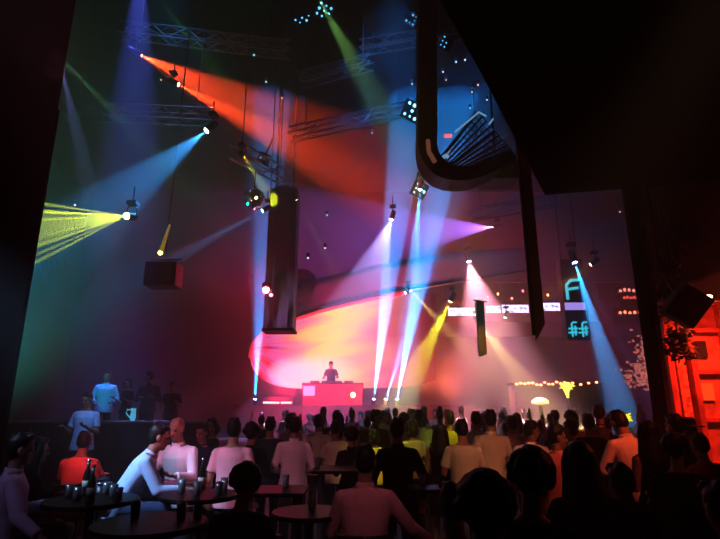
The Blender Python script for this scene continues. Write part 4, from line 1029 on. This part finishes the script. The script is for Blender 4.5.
def sit(lab, *a, **k):
    o = N(*a, **k); st.append(stool(o, lab)); return o
sit('bar stool with leather back under the man in pink', 'sit_arm', 365, 443, 4.3, 0, 'pink', 'black', 'heavy man in pink shirt seated with back to us at centre')
sit('bar stool hidden below curly head right of centre', 'sit_curly', 531, 444, 2.75, -25, 'black', 'black', 'nearest curly dark head in black right of centre')
sit('bar stool below the straight haired woman', 'sit_long', 577, 440, 3.4, 0, 'black', 'black', 'woman with long straight dark hair seated near the front')
sit('bar stool of the bare armed person at the bottom', 'sit_bare', 486, 467, 2.15, -40, 'black', 'black', 'person with bare reddish arm seated at the bottom edge', skin=0)
sit('bar stool at bottom below the hunched man', 'sit', 618, 461, 4.2, 10, 'black', 'black', 'black clad person seated below the hunched man', scale=1.05)
sit('bar stool at bottom left of the bare armed person', 'sit', 452, 480, 3.4, -6, 'black', 'black', 'black clad seated back left of the bare armed person')
sit('bar stool of dark seated figure before the pink T-shirt', 'sit_curly', 248, 460, 4.1, -5, 'black', 'black', 'dark head seated in front of the pale pink T-shirt man')
sit('bar stool in the bottom right corner', 'sit', 716, 478, 3.0, 10, 'black', 'black', 'black clad person seated in the bottom right corner')
sit('bar stool of the person in purple jacket', 'sit_arm', 24, 432, 4.6, -55, 'purple', 'black', 'person in purple white jacket seated at far left')
sit('bar stool behind the purple jacket', 'sit_long', 40, 436, 5.3, -40, 'black', 'black', 'dark long haired figure right of the purple jacket')
sit('bar stool with slatted back under the red lit man', 'sit', 86, 430, 6.9, 5, 'coral', 'black', 'man with red lit back seated below the pale blue shirt')
sit('bar stool with violet rail under the man in pale blue', 'sit_lean', 161, 422, 5.5, -70, 'pale_blue', 'denim', 'man in pale blue shirt seated leaning right over a table')
N('bald', 178, 415, 6.2, 165, 'white', 'charcoal', 'bald man in white shirt facing us, pink lit face', scale=1.02)
N('tee_front', 88, 391, 9.5, 175, 'pale_blue', 'plaid', 'man in pale blue T-shirt standing by the left counter', base=.33)
N('woman_bob', 213, 417, 8.3, 120, 'charcoal', 'black', 'dim woman in charcoal behind the bald man, right of him')
N('shirt', 203, 423, 7.4, 150, 'navy', 'black', 'dim man in navy bending between bald man and pink T-shirt')
for px, py, k_, c_, rot, l in ((108, 370, 'shirt', 'pale_blue', 200, 'cyan lit person on the left terrace'), (129, 378, 'woman_bob', 'black', 150, 'dark haired person beside the cyan lit one on the terrace'),
                              (150, 371, 'shirt_turn', 'charcoal', 170, 'tall dim person in charcoal on terrace above the bald man'), (173, 381, 'tee_front', 'black', 190, 'dim person in black at right end of the terrace')):
    N(k_, px, py, 12.5, rot, c_, 'black', l, base=.95)
dj = person('dj', 331, 361, 22.15, 175, 'charcoal', 'black', 'DJ with a cap standing behind the red booth', base=deck_z)

# ---- the crowd on the dance floor, every dancer an individual
marks = [(255, 'below the left end of the stage'), (283, 'below the stage monitors'), (306, 'below the pink booth panel'), (328, 'straight below the DJ'), (350, 'below the orange booth lamp'), (372, 'below the cyan uplights'), (396, 'below the tallest cyan beam'), (420, 'just right of the stage screen'),
         (445, 'under the left ribbon screen'), (472, 'under the whitish pink cone'), (498, 'under the short lilac screen'), (522, 'left of the mushroom shape'), (545, 'by the mushroom shape'), (570, 'under the yellow glowing plant'), (596, 'under the logo tower beam'), (622, 'in front of the blue beam foot')]
kinds = [('tee', 'short hair'), ('shirt', 'long sleeves'), ('woman', 'long loose hair'), ('arm_up', 'one arm raised'), ('woman_bob', 'bobbed hair'), ('shirt_turn', 'head turned aside'), ('woman_bun', 'hair in a bun'), ('tee_front', 'hands held forward'), ('woman_curly', 'curly hair')]
tops = ['white', 'pink', 'charcoal', 'cream', 'grey', 'white', 'black', 'purple', 'cream', 'navy', 'pale_blue']
rows = [(10.2, 'front row'), (11.4, 'second row'), (12.7, 'middle row'), (14.2, 'fourth row'), (15.8, 'back row'), (17.4, 'last row')]
rr = random.Random(11); used = set(); taken = list(near)
for ri, (Y, rn) in enumerate(rows):
    px = 262 if Y > 12 else 292
    while px < 640:
        Yj = Y+rr.uniform(-.3, .3); x = at(px, 407, Yj).x; mk = min(marks, key=lambda m_: abs(m_[0]-px))[1]
        if all((x-a)**2+(Yj-b_)**2 > .62**2 for a, b_ in taken):
            for tr in range(60):
                k_, kn_ = rr.choice(kinds); c_ = rr.choice(tops); l = '%s-clad dancer, %s, %s %s' % ({'pale_blue': 'pale-blue'}.get(c_, c_), kn_, rn, mk)
                if l not in used: break
            used.add(l); z = rr.uniform(1.68, 1.9); lo_, hi_ = 300, 480
            for _ in range(30):
                m_ = (lo_+hi_)/2
                if at(px, m_, Yj).z > z: lo_ = m_
                else: hi_ = m_
            person(k_, px, m_, Yj, rr.choice([0, 10, -15, 25, -30, 160, 200, 60, -70, 5, -5]), c_, rr.choice(['black', 'denim', 'charcoal']), l, 'dancers in the crowd', skin=rr.randrange(3), parts=Y < 12)
            taken.append((x, Yj))
        px += rr.uniform(.62, .95)*538/Y

# light falling on the people near us
def key(loc, px, py, Y, col, ang, E, size=.25): wash(loc, at(px, py, Y), col, ang, E*2.6, size)
key((-2.2, 1.5, 5.0), 250, 455, 6.6, (1, .3, .45), 30, 150)
key((.2, 1.0, 4.0), 366, 485, 4.3, (1, .35, .45), 16, 30)
key((0, .5, 5.4), 350, 470, 6.5, (1, .42, .5), 42, 210)
key((2.4, 1.5, 5), 478, 440, 7, (1, .5, .28), 22, 170)
key((4.4, 3.8, 4.4), 616, 442, 6.4, (1, .11, .02), 15, 150)
key((4.6, 2.5, 5.0), 560, 450, 6.2, (1, .13, .08), 26, 150)
key((-4.2, 3.6, 4.0), 152, 465, 5.4, (.35, .6, 1), 26, 420)
key((-1.5, 3.0, 3.2), 180, 440, 6.1, (1, .15, .35), 20, 90)
key((-2.9, 4.2, 4.0), 86, 464, 6.9, (1, .13, .18), 12, 230)
key((-3.2, 6.5, 5.0), 88, 415, 9.4, (.25, .45, 1), 14, 220)
key((-5, 7, 6), 108, 385, 12.5, (.02, .5, .8), 12, 600)
key((-4.2, 2.0, 4.5), 22, 470, 4.6, (.65, .5, 1), 26, 30)
key((1.0, 6.0, 6.5), 372, 452, 8.3, (.95, 1, .03), 9, 420)
key((2.2, 6.2, 6.0), 434, 462, 7.4, (.75, 1, .05), 9, 420)
key((1.5, 5.5, 6.0), 410, 440, 8.6, (.95, 1, .05), 7, 300)
key((2.4, 6.8, 6.5), 448, 424, 10, (1, .95, .05), 7, 700)
key((6.4, 5.5, 5.0), 690, 455, 6.6, (1, .04, .03), 22, 90)
key((4, 4.0, 3.0), 500, 525, 2.9, (1, .15, .1), 24, 14)
